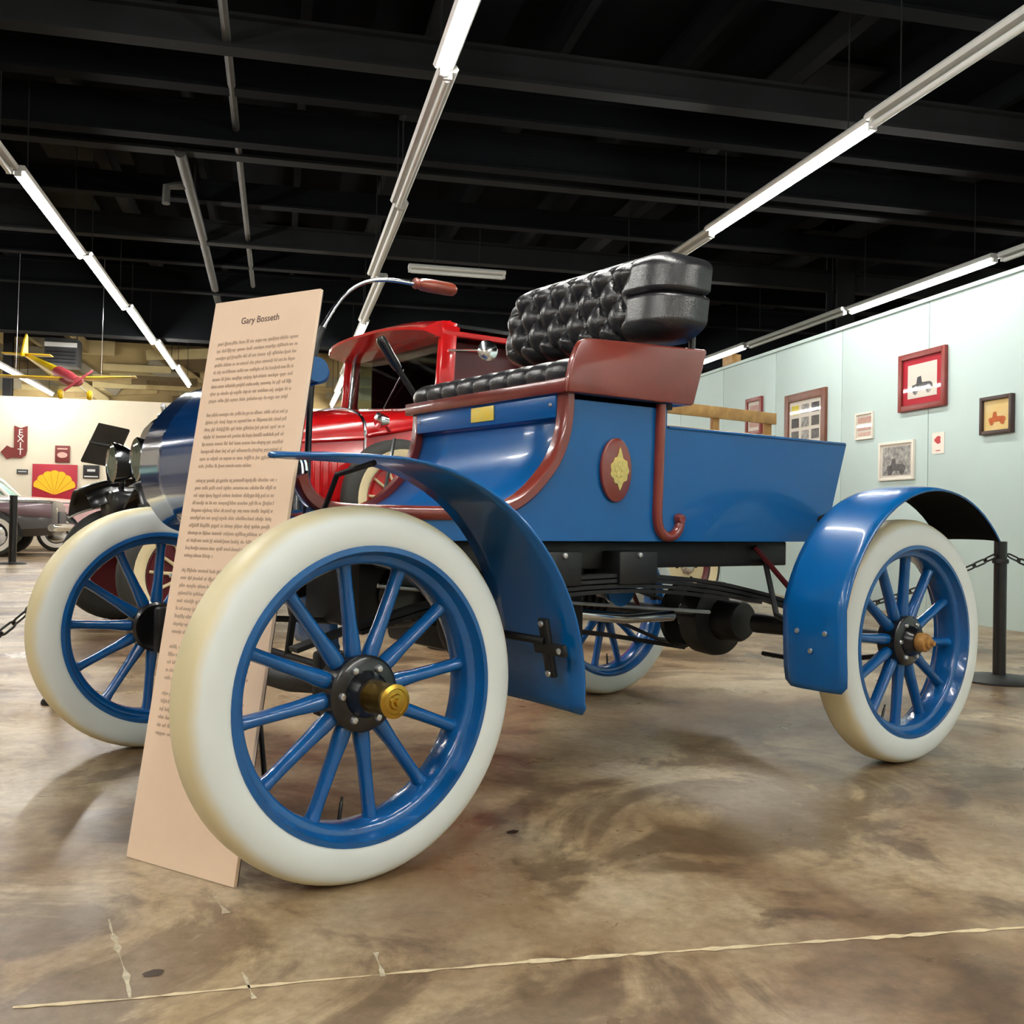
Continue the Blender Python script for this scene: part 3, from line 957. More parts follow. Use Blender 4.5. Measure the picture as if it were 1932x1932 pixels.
for s in (-1, 1):
    # iron cross bracket under the front fender
    y = s * 0.69
    bx_ = 0.452
    br = box('fender_bracket', (bx_ - 0.012, y, 0.415), (0.012, 0.030, 0.13), BLACKM, car, 0.003, (0, -0.20, 0))
    box('bracket_arm', (-0.002, s * 0.012, 0.0), (0.012, 0.105, 0.026), BLACKM, br, 0.003)
    for (dy, dz) in ((0, 0.055), (0, -0.055), (s * 0.05, 0.0)):
        add('fender_bolt', bt2, STEEL, br, (-0.007, dy, dz), (0, 0, PI))
    tube('fender_stay', [(bx_ - 0.02, y, 0.43), (0.38, s * 0.55, 0.44), (0.30, s * 0.40, 0.55), (0.30, s * 0.30, 0.6)], 0.009, BLACKM, car, 8)
    tube('fender_stay', [(0.02, s * 0.68, 0.793), (0.02, s * 0.52, 0.775), (0.04, s * 0.40, 0.68)], 0.006, BLACKM, car, 8)
    tube('fender_stay', [(WB - 0.40, s * 0.62, 0.40), (WB - 0.36, s * 0.5, 0.43), (WB - 0.2, s * 0.32, 0.58)], 0.009, BLACKM, car, 8)
    tube('fender_stay', [(WB + 0.05, s * 0.68, 0.795), (WB + 0.02, s * 0.5, 0.76), (WB - 0.02, s * 0.36, 0.70)], 0.009, BLACKM, car, 8)
    for (dy, z) in ((0.0, 0.452), (0.045, 0.402), (-0.045, 0.402), (0.0, 0.352)):
        xx = WB - 0.4415 + 0.008 * max(0, (z - 0.40) / 0.05)
        add('fender_bolt', bt2, STEEL, car, (xx, s * (0.683 + dy), z), (0, 0, PI))

# ---- running gear
gear = BLACKM
for s in (-1, 1):
    box('frame_rail', (0.98, s * 0.30, 0.598), (1.4, 0.045, 0.075), gear, car, 0.004)
    # long side springs: stacked leaves from front axle to rear axle
    for i in range(4):
        l = 1 - 0.17 * i
        pts = []
        for k in range(13):
            t = -1 + 2 * k / 12
            pts.append((0.90 + 0.90 * l * t, 0.545 - 0.014 * i - 0.145 * (l * t) ** 2))
        sweep('leaf_spring', pts, [(0.005, s * 0.34), (0.005, s * 0.385), (-0.005, s * 0.385), (-0.005, s * 0.34)], gear, car)
    box('spring_seat', (0.72, s * 0.345, 0.565), (0.12, 0.10, 0.09), gear, car, 0.006)
    box('spring_seat', (0.98, s * 0.345, 0.565), (0.14, 0.10, 0.09), gear, car, 0.006)
    for x in (0.72, 0.98):
        add('frame_bolt', lathe_mesh('frame_bolt', [(0.008, 0), (0.007, s * 0.006), (0, s * 0.009)], 10), STEEL, car, (x, s * 0.395, 0.60))
    tube('truss_rod', [(0.72, 0.12 + s * 0.10, 0.46), (1.3, 0.12 + s * 0.08, 0.41), (WB, 0.12 + s * 0.06, 0.36)], 0.011, gear, car, 8)
    tube('steering_arm', [(0.0, s * 0.57, 0.355), (0.06, s * 0.54, 0.34), (0.16, s * 0.52, 0.33)], 0.012, gear, car, 8)
    box('axle_fork', (0.0, s * 0.545, 0.355), (0.06, 0.05, 0.13), gear, car, 0.01)
    tube('axle_tube', [(WB, s * 0.12, 0.355), (WB, s * 0.62, 0.355)], [0.034, 0.020], gear, car, 14)
    tube('truss_rod', [(WB, s * 0.15, 0.255), (WB, s * 0.35, 0.25), (WB, s * 0.60, 0.30)], 0.008, gear, car, 8)
    tube('spring_shackle', [(WB - 0.02, s * 0.36, 0.40), (WB - 0.04, s * 0.345, 0.56)], 0.012, gear, car, 8)
    tube('radius_brace', [(1.52, s * 0.33, 0.62), (1.74, s * 0.42, 0.37)], 0.009, MAROON, car, 8)
tube('front_axle', [(0, -0.55, 0.355), (0, -0.35, 0.33), (0, 0, 0.32), (0, 0.35, 0.33), (0, 0.55, 0.355)], 0.022, gear, car, 12)
tube('tie_rod', [(0.16, -0.52, 0.33), (0.16, 0.52, 0.33)], 0.009, gear, car, 8)
add('differential_drum', lathe_mesh('differential_drum', [(0.0, 0.10), (0.05, 0.10), (0.10, 0.085), (0.128, 0.06), (0.132, 0.0), (0.128, -0.02), (0.10, -0.03), (0.075, -0.035), (0.072, -0.11), (0.062, -0.125), (0.0, -0.13)], 36), gear, car, (WB, 0.06, 0.355))
add('sprocket', lathe_mesh('sprocket', [(0.115, 0.01), (0.125, 0.0), (0.115, -0.01), (0.05, -0.012), (0.05, 0.012)], 30, 'y', True), gear, car, (WB, 0.22, 0.355))
# drive chain and cross frame
sweep('drive_chain', [(0.98, 0.52), (1.4, 0.505), (WB, 0.478)], [(0.008, 0.21), (0.008, 0.23), (-0.008, 0.23), (-0.008, 0.21)], gear, car)
sweep('drive_chain', [(0.98, 0.36), (1.4, 0.30), (WB, 0.234)], [(0.008, 0.21), (0.008, 0.23), (-0.008, 0.23), (-0.008, 0.21)], gear, car)
for x in (0.35, 0.70, 1.05, 1.55):
    box('cross_member', (x, 0, 0.59), (0.05, 0.64, 0.06), gear, car, 0.004)
# engine under the floor
box('underbody_shade_block', (0.42, 0.06, 0.50), (0.28, 0.34, 0.20), gear, car, 0.03)  # added dark block, stands in for the darkness under the front floor
add('shade_block_cover', lathe_mesh('shade_block_cover', [(0.0, -0.03), (0.07, -0.028), (0.085, -0.01), (0.085, 0.0)], 24), BLACK, car, (0.42, -0.11, 0.49))  # round cover on the added dark block
box('engine_block', (0.76, 0.02, 0.46), (0.46, 0.36, 0.25), gear, car, 0.02)
box('sump', (0.70, 0.0, 0.40), (0.26, 0.28, 0.10), gear, car, 0.02)
add('cylinder', lathe_mesh('cylinder', [(0.0, -0.20), (0.07, -0.20), (0.075, -0.18), (0.075, 0.05), (0.0, 0.05)], 24, 'x'), gear, car, (1.20, 0.03, 0.47))
for k in range(6):
    add('cooling_fin', lathe_mesh('cooling_fin', [(0.0, -0.003), (0.088, -0.003), (0.088, 0.003), (0.0, 0.003)], 24, 'x'), BLACKM, car, (1.03 + 0.03 * k, 0.03, 0.47))
add('flywheel', lathe_mesh('flywheel', [(0.10, 0.02), (0.15, 0.02), (0.155, 0.0), (0.15, -0.02), (0.10, -0.02)], 32, 'y', True), gear, car, (0.62, -0.20, 0.44))
add('carburettor', lathe_mesh('carburettor', [(0.0, 0.05), (0.03, 0.05), (0.035, 0.0), (0.05, -0.02), (0.05, -0.04), (0.0, -0.04)], 20), BLUEW, car, (1.02, -0.24, 0.50))
tube('exhaust_pipe', [(0.98, -0.12, 0.42), (1.15, -0.15, 0.40), (1.35, -0.15, 0.40)], 0.017, CHROME, car, 10)
tube('oil_pipe', [(0.90, -0.22, 0.54), (0.98, -0.26, 0.52), (1.08, -0.25, 0.49), (1.18, -0.2, 0.50)], 0.007, CHROME, car, 8)
tube('muffler', [(0.82, -0.16, 0.36), (0.98, -0.10, 0.37)], [0.045, 0.045], MAROON, car, 16)
tube('control_rod', [(0.30, -0.18, 0.52), (0.9, -0.2, 0.46), (1.55, -0.12, 0.40)], 0.006, STEEL, car, 6)
tube('control_rod', [(0.15, 0.1, 0.42), (0.6, 0.12, 0.38), (1.0, 0.1, 0.36)], 0.008, gear, car, 6)
tube('drag_link', [(0.185, 0.0, 0.66), (0.17, 0.02, 0.48), (0.16, 0.04, 0.33)], 0.010, gear, car, 8)

# ================================================================== SIGN
sb = thing('text_panel', 'tall peach information board leaning in front of the blue car', 'sign')
BL, BR = Vector((-0.326, -0.312, 0.0)), Vector((-0.208, -0.592, 0.0))
wv = (BR - BL).normalized()
SWD = (BR - BL).length
nh = wv.cross(Vector((0, 0, 1)))
LA = math.radians(10)
hv = Vector((0, 0, math.cos(LA))) - nh * math.sin(LA)
nv = wv.cross(hv)
if nv.dot(Vector(CAM_LOC) - BL) < 0:
    nv = -nv
SHT = 1.168
SM = Matrix(((wv.x, hv.x, nv.x, BL.x), (wv.y, hv.y, nv.y, BL.y), (wv.z, hv.z, nv.z, BL.z + 0.001), (0, 0, 0, 1)))
sb.matrix_world = SM
v0, f0 = box_vf((SWD / 2, SHT / 2, -0.004), (SWD, SHT, 0.008))
add('board', mesh('board', v0, f0), SIGNM, sb)
v0, f0 = box_vf((SWD / 2, SHT / 2, -0.0092), (SWD, SHT, 0.0022))
add('backing', mesh('backing', v0, f0), SIGNE, sb)
hm = text_mesh('Gary Bosseth', 0.0205, 0.0002)
add('heading', hm, INK, sb, (SWD * 0.475, SHT - 0.050, 0.0004))
# paragraphs: printed lines too fine to read, one block of word marks per paragraph
ytop = SHT - 0.100
pitch = 0.0159
def para(y, nl, lastw):
    v, f = [], []
    for l in range(nl):
        x = 0.028
        xe = SWD - 0.042 if l < nl - 1 else 0.028 + (SWD - 0.07) * lastw
        while x < xe:
            wl = min(random.choice((0.008, 0.012, 0.018, 0.024, 0.03)), xe - x)
            xx = x
            while xx < x + wl - 0.001:
                cw = random.uniform(0.0016, 0.0028)
                hgt = random.choice((0.0052, 0.0052, 0.0056, 0.0078))
                lo = -0.0025 if random.random() < 0.12 else 0.0
                yy = y - l * pitch
                b0 = len(v)
                v += [(xx, yy + lo, 0.0004), (xx + cw, yy + lo, 0.0004), (xx + cw, yy + hgt, 0.0004), (xx, yy + hgt, 0.0004)]
                f.append((b0, b0 + 1, b0 + 2, b0 + 3))
                xx += cw + 0.0007
            x += wl + 0.0035
    o = add('paragraph', mesh('paragraph', v, f), INKL, sb)
    o['kind'] = 'stuff'
    return y - nl * pitch - pitch * 0.95
y = ytop
for nl, lw in ((9, 0.98), (8, 0.66), (11, 0.36), (9, 0.8), (5, 0.9), (6, 0.25)):
    y = para(y, nl, lw)
st_ = tube('prop_leg', [(SWD / 2, SHT * 0.62, -0.012), (SWD / 2, SHT * 0.30, -0.14), (SWD / 2, 0.055, -0.235)], 0.006, BLACK, sb, 8)

# ================================================================== RED TRUCK (front axle is its origin, parallel to the blue car)
tk = thing('stake_truck', 'red vintage truck with black fenders and wooden stake bed behind the blue car', 'truck', (0.85, 3.72, 0))
HW = 0.70
def truck_wheel(x, y, z, spare=False, disc=False, s=-1):
    w = add('wheel', lathe_mesh('wheel', [(0.235, -0.045), (0.24, -0.05), (0.225, -0.052), (0.21, -0.03), (0.20, 0.0), (0.21, 0.03), (0.235, 0.045)], 40, 'y', True), RED if spare else MAROON, tk, (x, y, z), (0, 0, 0 if s < 0 else PI))
    add('tire', lathe_mesh('tire', [(0.23, -0.05), (0.25, -0.068), (0.30, -0.075), (0.345, -0.06), (0.365, -0.03), (0.365, 0.03), (0.345, 0.06), (0.30, 0.075), (0.25, 0.068), (0.23, 0.05)], 48, 'y', True, 70), RUBBER, w)
    add('whitewall', lathe_mesh('whitewall', [(0.238, -0.060), (0.252, -0.0715), (0.275, -0.0755), (0.302, -0.0775), (0.302, -0.074), (0.25, -0.066)], 48, 'y', True, 70), CREAM, w)
    if disc:
        add('wheel_disc', lathe_mesh('wheel_disc', [(0.0, -0.03), (0.10, -0.035), (0.205, -0.02), (0.205, 0.0), (0.0, 0.0)], 40), CREAM, w)
    else:
        add('wheel_disc', lathe_mesh('wheel_disc', [(0.0, -0.012), (0.21, -0.012), (0.21, 0.0), (0.0, 0.0)], 40), RED if spare else MAROON, w)
        sm = None
        for k in range(12):
            a = 2 * PI * k / 12 + 0.1
            if sm is None:
                v0, f0 = tube_vf([(0, -0.02, 0.04), (0, -0.024, 0.12), (0, -0.02, 0.215)], [0.012, 0.009, 0.008], 8)
                sm = mesh('spoke', v0, f0, True)
            add('spoke', sm, CREAM, w, (0, 0, 0), (0, a, 0))
    add('hub_cap', lathe_mesh('hub_cap', [(0.065, -0.02), (0.065, -0.05), (0.055, -0.068), (0.03, -0.078), (0.0, -0.08)], 28), CHROME, w)
    for k in range(6):
        a = 2 * PI * k / 6
        add('lug_nut', lathe_mesh('lug_nut', [(0.012, -0.03), (0.012, -0.045), (0.0, -0.05)], 8), BLACKM if disc else CHROME, w, (0.10 * math.cos(a), 0, 0.10 * math.sin(a)))
    return w
truck_wheel(0, -0.70, 0.366)
truck_wheel(0, 0.70, 0.366, s=1)
truck_wheel(3.75, -0.72, 0.366, disc=True)
truck_wheel(3.75, 0.72, 0.366, disc=True, s=1)
truck_wheel(1.20, -0.86, 0.80, spare=True)
tube('spare_strap', [(1.12, -0.95, 1.16), (1.05, -0.96, 0.8), (1.0, -0.95, 0.5)], 0.012, BLACK, tk, 6)
# hood, lofted from the radiator to the cowl
def arch(x, hw, z0, z1, zc, n=16):
    pts = [(x, -hw, z0), (x, -hw, z1)]
    for k in range(1, n):
        a = PI * k / n
        pts.append((x, -hw * math.cos(a), z1 + (zc - z1) * math.sin(a) ** 0.8))
    pts += [(x, hw, z1), (x, hw, z0)]
    return pts
hood = loft('hood', [arch(0.10, 0.30, 0.66, 1.12, 1.25), arch(0.6, 0.42, 0.68, 1.17, 1.32), arch(1.12, 0.56, 0.70, 1.225, 1.40)], RED, tk)
for s in (-1, 1):
    tube('hood_moulding', [(0.10, s * 0.305, 1.09), (0.6, s * 0.425, 1.135), (1.12, s * 0.565, 1.185)], 0.014, RED, hood, 8)
    for k in range(16):
        x = 0.22 + 0.05 * k
        hw = 0.30 + (0.56 - 0.30) * (x - 0.10) / 1.02
        box('louvre', (x, s * (hw + 0.002), 0.93), (0.018, 0.022, 0.26), RED, hood, 0.006)
tube('hood_band', [(1.125, p[1] * 1.012, p[2] + 0.006) for p in arch(1.12, 0.56, 0.70, 1.225, 1.40)], 0.010, CHROME, tk, 8)
shell = loft('radiator_shell', [arch(0.0, 0.29, 0.52, 1.10, 1.24), arch(0.03, 0.315, 0.50, 1.12, 1.27), arch(0.10, 0.315, 0.50, 1.12, 1.27)], CHROME, tk)
add('radiator_cap', lathe_mesh('radiator_cap', [(0.0, 1.36), (0.012, 1.355), (0.018, 1.335), (0.010, 1.315), (0.012, 1.30), (0.035, 1.29), (0.035, 1.26), (0.0, 1.26)], 16, 'z'), CHROME, shell, (0.06, 0, 0))
box('grille', (-0.004, 0, 0.82), (0.012, 0.48, 0.52), BLACKM, shell)
cowl = loft('cowl', [arch(1.13, 0.56, 0.60, 1.225, 1.40), arch(1.40, 0.64, 0.58, 1.27, 1.425), arch(1.60, 0.69, 0.56, 1.30, 1.44)], RED, tk)
# cab: posts, doors, roof, back
for s in (-1, 1):
    box('door', (2.02, s * (HW - 0.015), 0.99), (0.83, 0.035, 0.86), RED, tk, 0.01)
    box('rear_quarter', (2.53, s * (HW - 0.015), 1.24), (0.20, 0.035, 1.36), RED, tk, 0.01)
    box('windscreen_post', (1.635, s * (HW - 0.03), 1.66), (0.12, 0.055, 0.60), RED, tk, 0.015, (0, 0.06, 0))
    box('window_header', (2.1, s * (HW - 0.02), 1.90), (1.02, 0.04, 0.07), RED, tk, 0.012)
    prism('interior_trim', [(1.72, 1.40), (2.45, 1.40), (2.45, 1.87), (1.72, 1.87)], s * 0.50, s * 0.49, MAROON, tk)
    tube('belt_moulding', [(1.14, s * 0.575, 1.20), (1.6, s * 0.70, 1.30), (2.6, s * (HW + 0.005), 1.34)], 0.012, RED, tk, 8)
    box('running_board', (1.95, s * 0.80, 0.40), (1.7, 0.26, 0.03), MAROON, tk, 0.008)
    box('splash_apron', (1.95, s * 0.68, 0.49), (1.7, 0.02, 0.16), BLACK, tk)
    # clamshell front fender
    rows = []
    for k in range(19):
        a = math.radians(123 - (123 - 12) * k / 18)
        r = 0.515
        x = 0.03 + r * math.cos(a) * (1.12 if math.cos(a) < 0 else 1.05)
        z = 0.40 + r * math.sin(a)
        row = []
        for j in range(7):
            t = j / 6
            drop = 0.17 * (2 * max(0, t - 0.5)) ** 1.7
            row.append((x, s * (0.56 + 0.30 * t), max(0.36, z - drop)))
        rows.append(row)
    last = rows[-1]
    rows.append([(0.85, s * (0.60 + 0.28 * j / 6), 0.46) for j in range(7)])
    rows.append([(1.15, s * (0.66 + 0.25 * j / 6), 0.415) for j in range(7)])
    sheet('front_fender', rows, BLACK, tk, 0.01)
    tube('fender_bead', [r_[-1] for r_ in rows], 0.010, WHITE, tk, 6)
    sheet('fender_apron', [[(x, s * 0.56, z0), (x, s * 0.36, z0 - 0.10)] for x, z0 in ((-0.25, 0.82), (-0.1, 0.88), (0.3, 0.86), (0.6, 0.70))], BLACK, tk, 0.01)
    box('fender_filler', (0.05, s * 0.42, 0.74), (0.42, 0.30, 0.20), BLACK, tk, 0.04)
    # headlamp
    hl = add('headlamp', lathe_mesh('headlamp', [(0.0, 0.16), (0.03, 0.155), (0.08, 0.11), (0.115, 0.04), (0.125, 0.0), (0.128, -0.012), (0.12, -0.02), (0.118, -0.012)], 32, 'x'), CHROME, tk, (-0.15, s * 0.27, 1.0))
    add('lens', lathe_mesh('lens', [(0.0, -0.035), (0.06, -0.028), (0.118, -0.012), (0.0, -0.005)], 32, 'x'), GLASSW, hl)
    tube('lamp_post', [(-0.10, s * 0.27, 0.90), (-0.08, s * 0.38, 0.80)], 0.018, CHROME, tk, 8)
    # rear fender
    rows = []
    for k in range(13):
        a = math.radians(180 - 170 * k / 12)
        rows.append([(3.75 + 0.45 * math.cos(a), s * (0.62 + 0.24 * j / 4), 0.38 + 0.45 * math.sin(a)) for j in range(5)])
    sheet('rear_fender', rows, BLACK, tk, 0.01)
    box('chassis_rail', (2.2, s * 0.38, 0.50), (4.9, 0.06, 0.12), BLACKM, tk)
# cowl lamp and door mirror on the near side
cl = add('cowl_lamp', lathe_mesh('cowl_lamp', [(0.0, 0.07), (0.03, 0.055), (0.05, 0.0), (0.052, -0.01), (0.0, -0.018)], 20, 'x'), CHROME, tk, (1.15, -0.70, 1.285))
tube('lamp_stalk', [(0.04, 0.0, -0.015), (0.10, 0.05, -0.055)], 0.012, CHROME, cl, 6)
cl.data.update()
mi = add('door_mirror', lathe_mesh('door_mirror', [(0.0, -0.012), (0.05, -0.012), (0.066, -0.004), (0.066, 0.006), (0.0, 0.012)], 24, 'y'), CHROME, tk, (1.85, -0.83, 1.775), (0, 0, -0.4))
tube('mirror_arm', [(1.64, -0.70, 1.77), (1.83, -0.82, 1.775)], 0.009, CHROME, tk, 6)
loft('roof', [[(x, -HW * w_, 1.90), (x, -HW * w_, 1.945), (x, -HW * 0.8 * w_, zc - 0.03), (x, 0, zc), (x, HW * 0.8 * w_, zc - 0.03), (x, HW * w_, 1.945), (x, HW * w_, 1.90)] for x, w_, zc in ((1.60, 0.97, 1.97), (1.72, 1.0, 2.0), (2.3, 1.0, 2.02), (2.62, 0.98, 1.98))], BLACK, tk)
box('cab_back', (2.62, 0, 1.24), (0.03, 2 * HW - 0.04, 1.36), RED, tk, 0.01)
# sun visor: a long red brim sloping forward and down
rings = []
for k in range(13):
    c_ = -1 + 2 * k / 12
    y = HW * 0.985 * c_
    up_ = 0.035 * (1 - c_ * c_)
    lipx = 1.46 - 0.10 * (1 - c_ ** 4)
    lipz = 1.915 - 0.02 * abs(c_) ** 3 + up_ * 0.6
    rings.append([(1.66, y, 1.965 + up_), (0.5 * (1.66 + lipx), y, 0.5 * (1.965 + lipz) + 0.018 + up_ * 0.5), (lipx, y, lipz), (lipx + 0.004, y, lipz - 0.018), (0.5 * (1.63 + lipx), y, 0.5 * (1.835 + lipz) - 0.006), (1.63, y, 1.835), (1.66, y, 1.84)])
loft('sun_visor', rings, RED, tk)
# windscreen
ws = [(1.60, 1.42), (1.62, 1.42), (1.66, 1.88), (1.64, 1.88)]
prism('windscreen', [(1.605, 1.42), (1.611, 1.42), (1.651, 1.88), (1.645, 1.88)], -HW + 0.06, HW - 0.06, GLASSW, tk)
for s in (-1, 1):
    tube('windscreen_frame', [(1.60, s * (HW - 0.065), 1.42), (1.645, s * (HW - 0.065), 1.88)], 0.013, CHROME, tk, 8)
tube('windscreen_frame', [(1.60, -HW + 0.065, 1.425), (1.60, HW - 0.065, 1.425)], 0.013, CHROME, tk, 8)
tube('windscreen_frame', [(1.645, -HW + 0.065, 1.875), (1.645, HW - 0.065, 1.875)], 0.013, CHROME, tk, 8)
tube('wiper', [(1.60, 0.1, 1.44), (1.60, -0.2, 1.70)], 0.006, BLACK, tk, 6)
sw = [(1.98 + 0.06 * math.cos(t), -0.30 + 0.19 * math.cos(t) * 0.15 + 0.19 * math.sin(t), 1.42 + 0.17 * math.cos(t)) for t in [2 * PI * k / 24 for k in range(25)]]
tube('steering_wheel', sw, 0.012, BLACK, tk, 8)
tube('steering_column', [(1.65, -0.30, 1.15), (1.98, -0.30, 1.42)], 0.015, BLACK, tk, 8)
box('bench_seat', (2.32, 0, 1.15), (0.45, 1.2, 0.16), MAROON, tk, 0.04)
box('bench_back', (2.52, 0, 1.42), (0.12, 1.2, 0.45), MAROON, tk, 0.04)
box('cab_floor', (2.05, 0, 0.58), (1.1, 1.3, 0.03), BLACKM, tk)
tube('front_axle', [(0, -0.62, 0.366), (0, -0.3, 0.30), (0, 0.3, 0.30), (0, 0.62, 0.366)], 0.03, BLACKM, tk, 8)
tube('rear_axle', [(3.75, -0.62, 0.366), (3.75, 0.62, 0.366)], 0.04, BLACKM, tk, 8)
# stake bed
for k in range(9):
    box('bed_plank', (3.70, -0.72 + 0.18 * k, 0.86), (1.98, 0.172, 0.03), WOODL, tk, 0.003)
for s in (-1, 1):
    for z, h in ((1.545, 0.09), (1.365, 0.09), (1.17, 0.09), (0.96, 0.09)):
        box('side_rail', (3.69, s * 0.82, z), (1.96, 0.028, h), WOODL, tk, 0.004)
    for k in range(4):
        box('stake', (2.78 + 0.61 * k, s * 0.79, 1.22), (0.07, 0.034, 0.74), WOODL, tk, 0.004)
for k in range(4):
    box('head_board', (2.74, 0, 0.96 + 0.2 * k), (0.028, 1.56, 0.09), WOODL, tk, 0.004)

# ================================================================== STANCHIONS AND CHAINS
def stanchion(p, h, label, thick=0.028, foot=1.0):
    t = thing('stanchion', label, 'stanchion', p)
    add('base', lathe_mesh('base', [(0.0, 0.03), (0.05 * foot, 0.03), (0.16 * foot, 0.018), (0.175 * foot, 0.008), (0.175 * foot, 0.0), (0.0, 0.0)], 32, 'z'), BLACKM, t)
    add('post', lathe_mesh('post', [(0.0, h), (thick, h), (thick, 0.02), (0.0, 0.02)], 20, 'z'), BLACK, t)
    add('chain_ring', lathe_mesh('chain_ring', [(thick + 0.006, h - 0.10), (thick + 0.008, h - 0.09), (thick + 0.006, h - 0.08), (thick - 0.002, h - 0.09)], 20, 'z', True), BLACKM, t)
    return t
stanchion((3.56, -0.01, 0), 0.632, 'black post with flat base behind the rear white wheel at the right edge')
stanchion((2.05, 2.15, 0), 0.60, 'black chain post hidden behind the blue car body')
stanchion(RW(-3.35, 12.0, 0), 0.92, 'far dark post standing before the grey sedan', 0.05)
stanchion((-0.098, 1.5, 0), 0.50, 'short black chain post behind the far front wheel', 0.02, 0.3)
stanchion((-1.53, 1.5, 0), 0.49, 'black chain post out at the left of the far front wheel')
lk = []
for k in range(16):
    t = 2 * PI * k / 16
    lk.append((0.019 * math.cos(t) + (0.012 if math.cos(t) > 0 else -0.012), 0.0125 * math.sin(t), 0))
v0, f0 = tube_vf(lk + [lk[0]], 0.0042, 6)
link_me = mesh('link', v0, f0, True)
def chain(a, b, sag, label):
    a, b = Vector(a), Vector(b)
    t = thing('chain', label, 'chain', (a.x, a.y, 0))
    L = (b - a).length
    n = int(L * (1 + 2.67 * (sag / L) ** 2) / 0.047)
    pts = [a.lerp(b, k / n) - Vector((0, 0, 4 * sag * (k / n) * (1 - k / n))) for k in range(n + 1)]
    for k in range(n):
        d = (pts[k + 1] - pts[k])
        q = d.to_track_quat('X', 'Z').to_matrix() @ Matrix.Rotation(PI / 2 * (k % 2) + PI / 4, 3, 'X')
        o = add('link', link_me, BLACKM, t)
        o.matrix_local = Matrix.Translation((pts[k] + pts[k + 1]) / 2 - Vector((a.x, a.y, 0))) @ q.to_4x4()
    return t
chain((3.56 - 0.035, -0.01, 0.57), (2.07, 2.13, 0.52), 0.36, 'black chain seen through the rear wheel, running left from the edge post')
chain((3.59, -0.03, 0.57), (4.7, -0.95, 0.55), 0.17, 'black chain leaving the edge post towards the right')
chain((-0.122, 1.5, 0.415), (-1.5, 1.5, 0.415), 0.37, 'black chain hanging at the far left beyond the front wheel')

# ================================================================== PICTURES ON THE PARTITION
WU = 4.979
def picture(v_l, v_r, z0, z1, fw, fm, label, name='framed_picture', mount=None, glassy=True, thick=0.03):
    vc = (v_l + v_r) / 2
    t = thing(name, label, 'picture', RW(WU, vc, z0), ROT)
    W, H = abs(v_l - v_r), z1 - z0
    # local: x toward room is -x, y along v; left in photo = larger v
    for s in (-1, 1):
        box('frame_side', (-thick / 2, s * (W / 2 - fw / 2), H / 2), (thick, fw, H), fm, t, 0.003)
    for z in (fw / 2, H - fw / 2):
        box('frame_side', (-thick / 2, 0, z), (thick, W - 2 * fw, fw), fm, t, 0.003)
    box('mount', (-thick * 0.25, 0, H / 2), (thick * 0.3, W - 2 * fw, H - 2 * fw), mount or PAPER, t)
    if glassy:
        box('glazing', (-thick * 0.62, 0, H / 2), (0.002, W - 2 * fw, H - 2 * fw), GLASSF, t)
    return t, W, H
def flat(name, t, y, z, w_, h_, m, x):
    return box(name, (x, y, z), (0.0016, w_, h_), m, t)
def car_print(t, y, z, sc, m, x, m2=None):
    """a little open motor car drawn flat on the paper, front towards the photo's right (local -y)"""
    pts = [(-1, 0.1), (-0.95, 0.34), (-0.55, 0.40), (-0.45, 0.8), (-0.1, 0.85), (0.0, 0.45), (0.75, 0.42), (0.98, 0.3), (1, 0.08), (0.8, 0.0), (-0.8, 0.0)]
    v = [(x, y - a * sc, z + b * sc) for a, b in pts]
    add('print_car', mesh('print_car', v, [tuple(range(len(v)))]), m, t)
    for cx_ in (-0.62, 0.62):
        v = [(x - 0.0006, y - (cx_ + 0.27 * math.cos(q)) * sc, z + (0.02 + 0.27 * math.sin(q)) * sc) for q in [2 * PI * k / 20 for k in range(20)]]
        add('print_wheel', mesh('print_wheel', v, [tuple(range(20))]), m2 or m, t)
p1, W, H = picture(4.57, 3.99, 1.612, 2.068, 0.045, FRAMER, 'large red-matted framed car print high on the pale blue wall', mount=MATR)
flat('print', p1, 0, H / 2, W - 0.22, H - 0.19, PAPER, -0.0135)
car_print(p1, 0.0, H / 2 - 0.075, 0.13, PHOTOD, -0.0150, PHOTOG)
p2, W, H = picture(6.42, 5.67, 1.30, 1.965, 0.075, FRAMEW, 'walnut framed collage of small photographs left on the blue wall')
k = 0
for r in range(4):
    for c in range(3):
        m = PALEYEL if (r == 0 and c == 0) else (PHOTOD, PHOTOG)[(r * 2 + c) % 2]
        flat('photo', p2, (1 - c) * 0.185, H - 0.16 - 0.125 * r, 0.135, 0.09, m, -0.0145)
p3, W, H = picture(5.20, 4.935, 1.436, 1.668, 0.018, SIGNW, 'small cream framed sheet between the collage and the red-matted print', mount=PAPER, thick=0.018)
flat('print', p3, 0, H * 0.72, W - 0.07, 0.05, PINKP, -0.0085)
flat('print', p3, 0, H * 0.45, W - 0.07, 0.05, PINKP, -0.0085)
flat('print', p3, 0, H * 0.2, W - 0.08, 0.03, PINKP, -0.0085)
p4, W, H = picture(4.84, 4.37, 1.07, 1.385, 0.022, SIGNW, 'black and white photograph in a thin cream frame, lowest on the wall', mount=PAPER, thick=0.022)
flat('photo', p4, 0, H / 2, W - 0.10, H - 0.085, PHOTOG, -0.0105)
car_print(p4, 0.0, 0.075, 0.125, PHOTOD, -0.0120, PHOTOD)
p5 = thing('wall_notice', 'small white paper notice with red print below the red-matted picture', 'notice', RW(WU - 0.001, 4.092, 1.254), ROT)
box('sheet', (-0.001, 0, 0.081), (0.0015, 0.145, 0.162), SIGNW, p5)
v = [(-0.0026, 0.045 * math.cos(q) * (0.8 + 0.2 * math.cos(3 * q)), 0.105 + 0.03 * math.sin(q)) for q in [2 * PI * k / 24 for k in range(24)]]
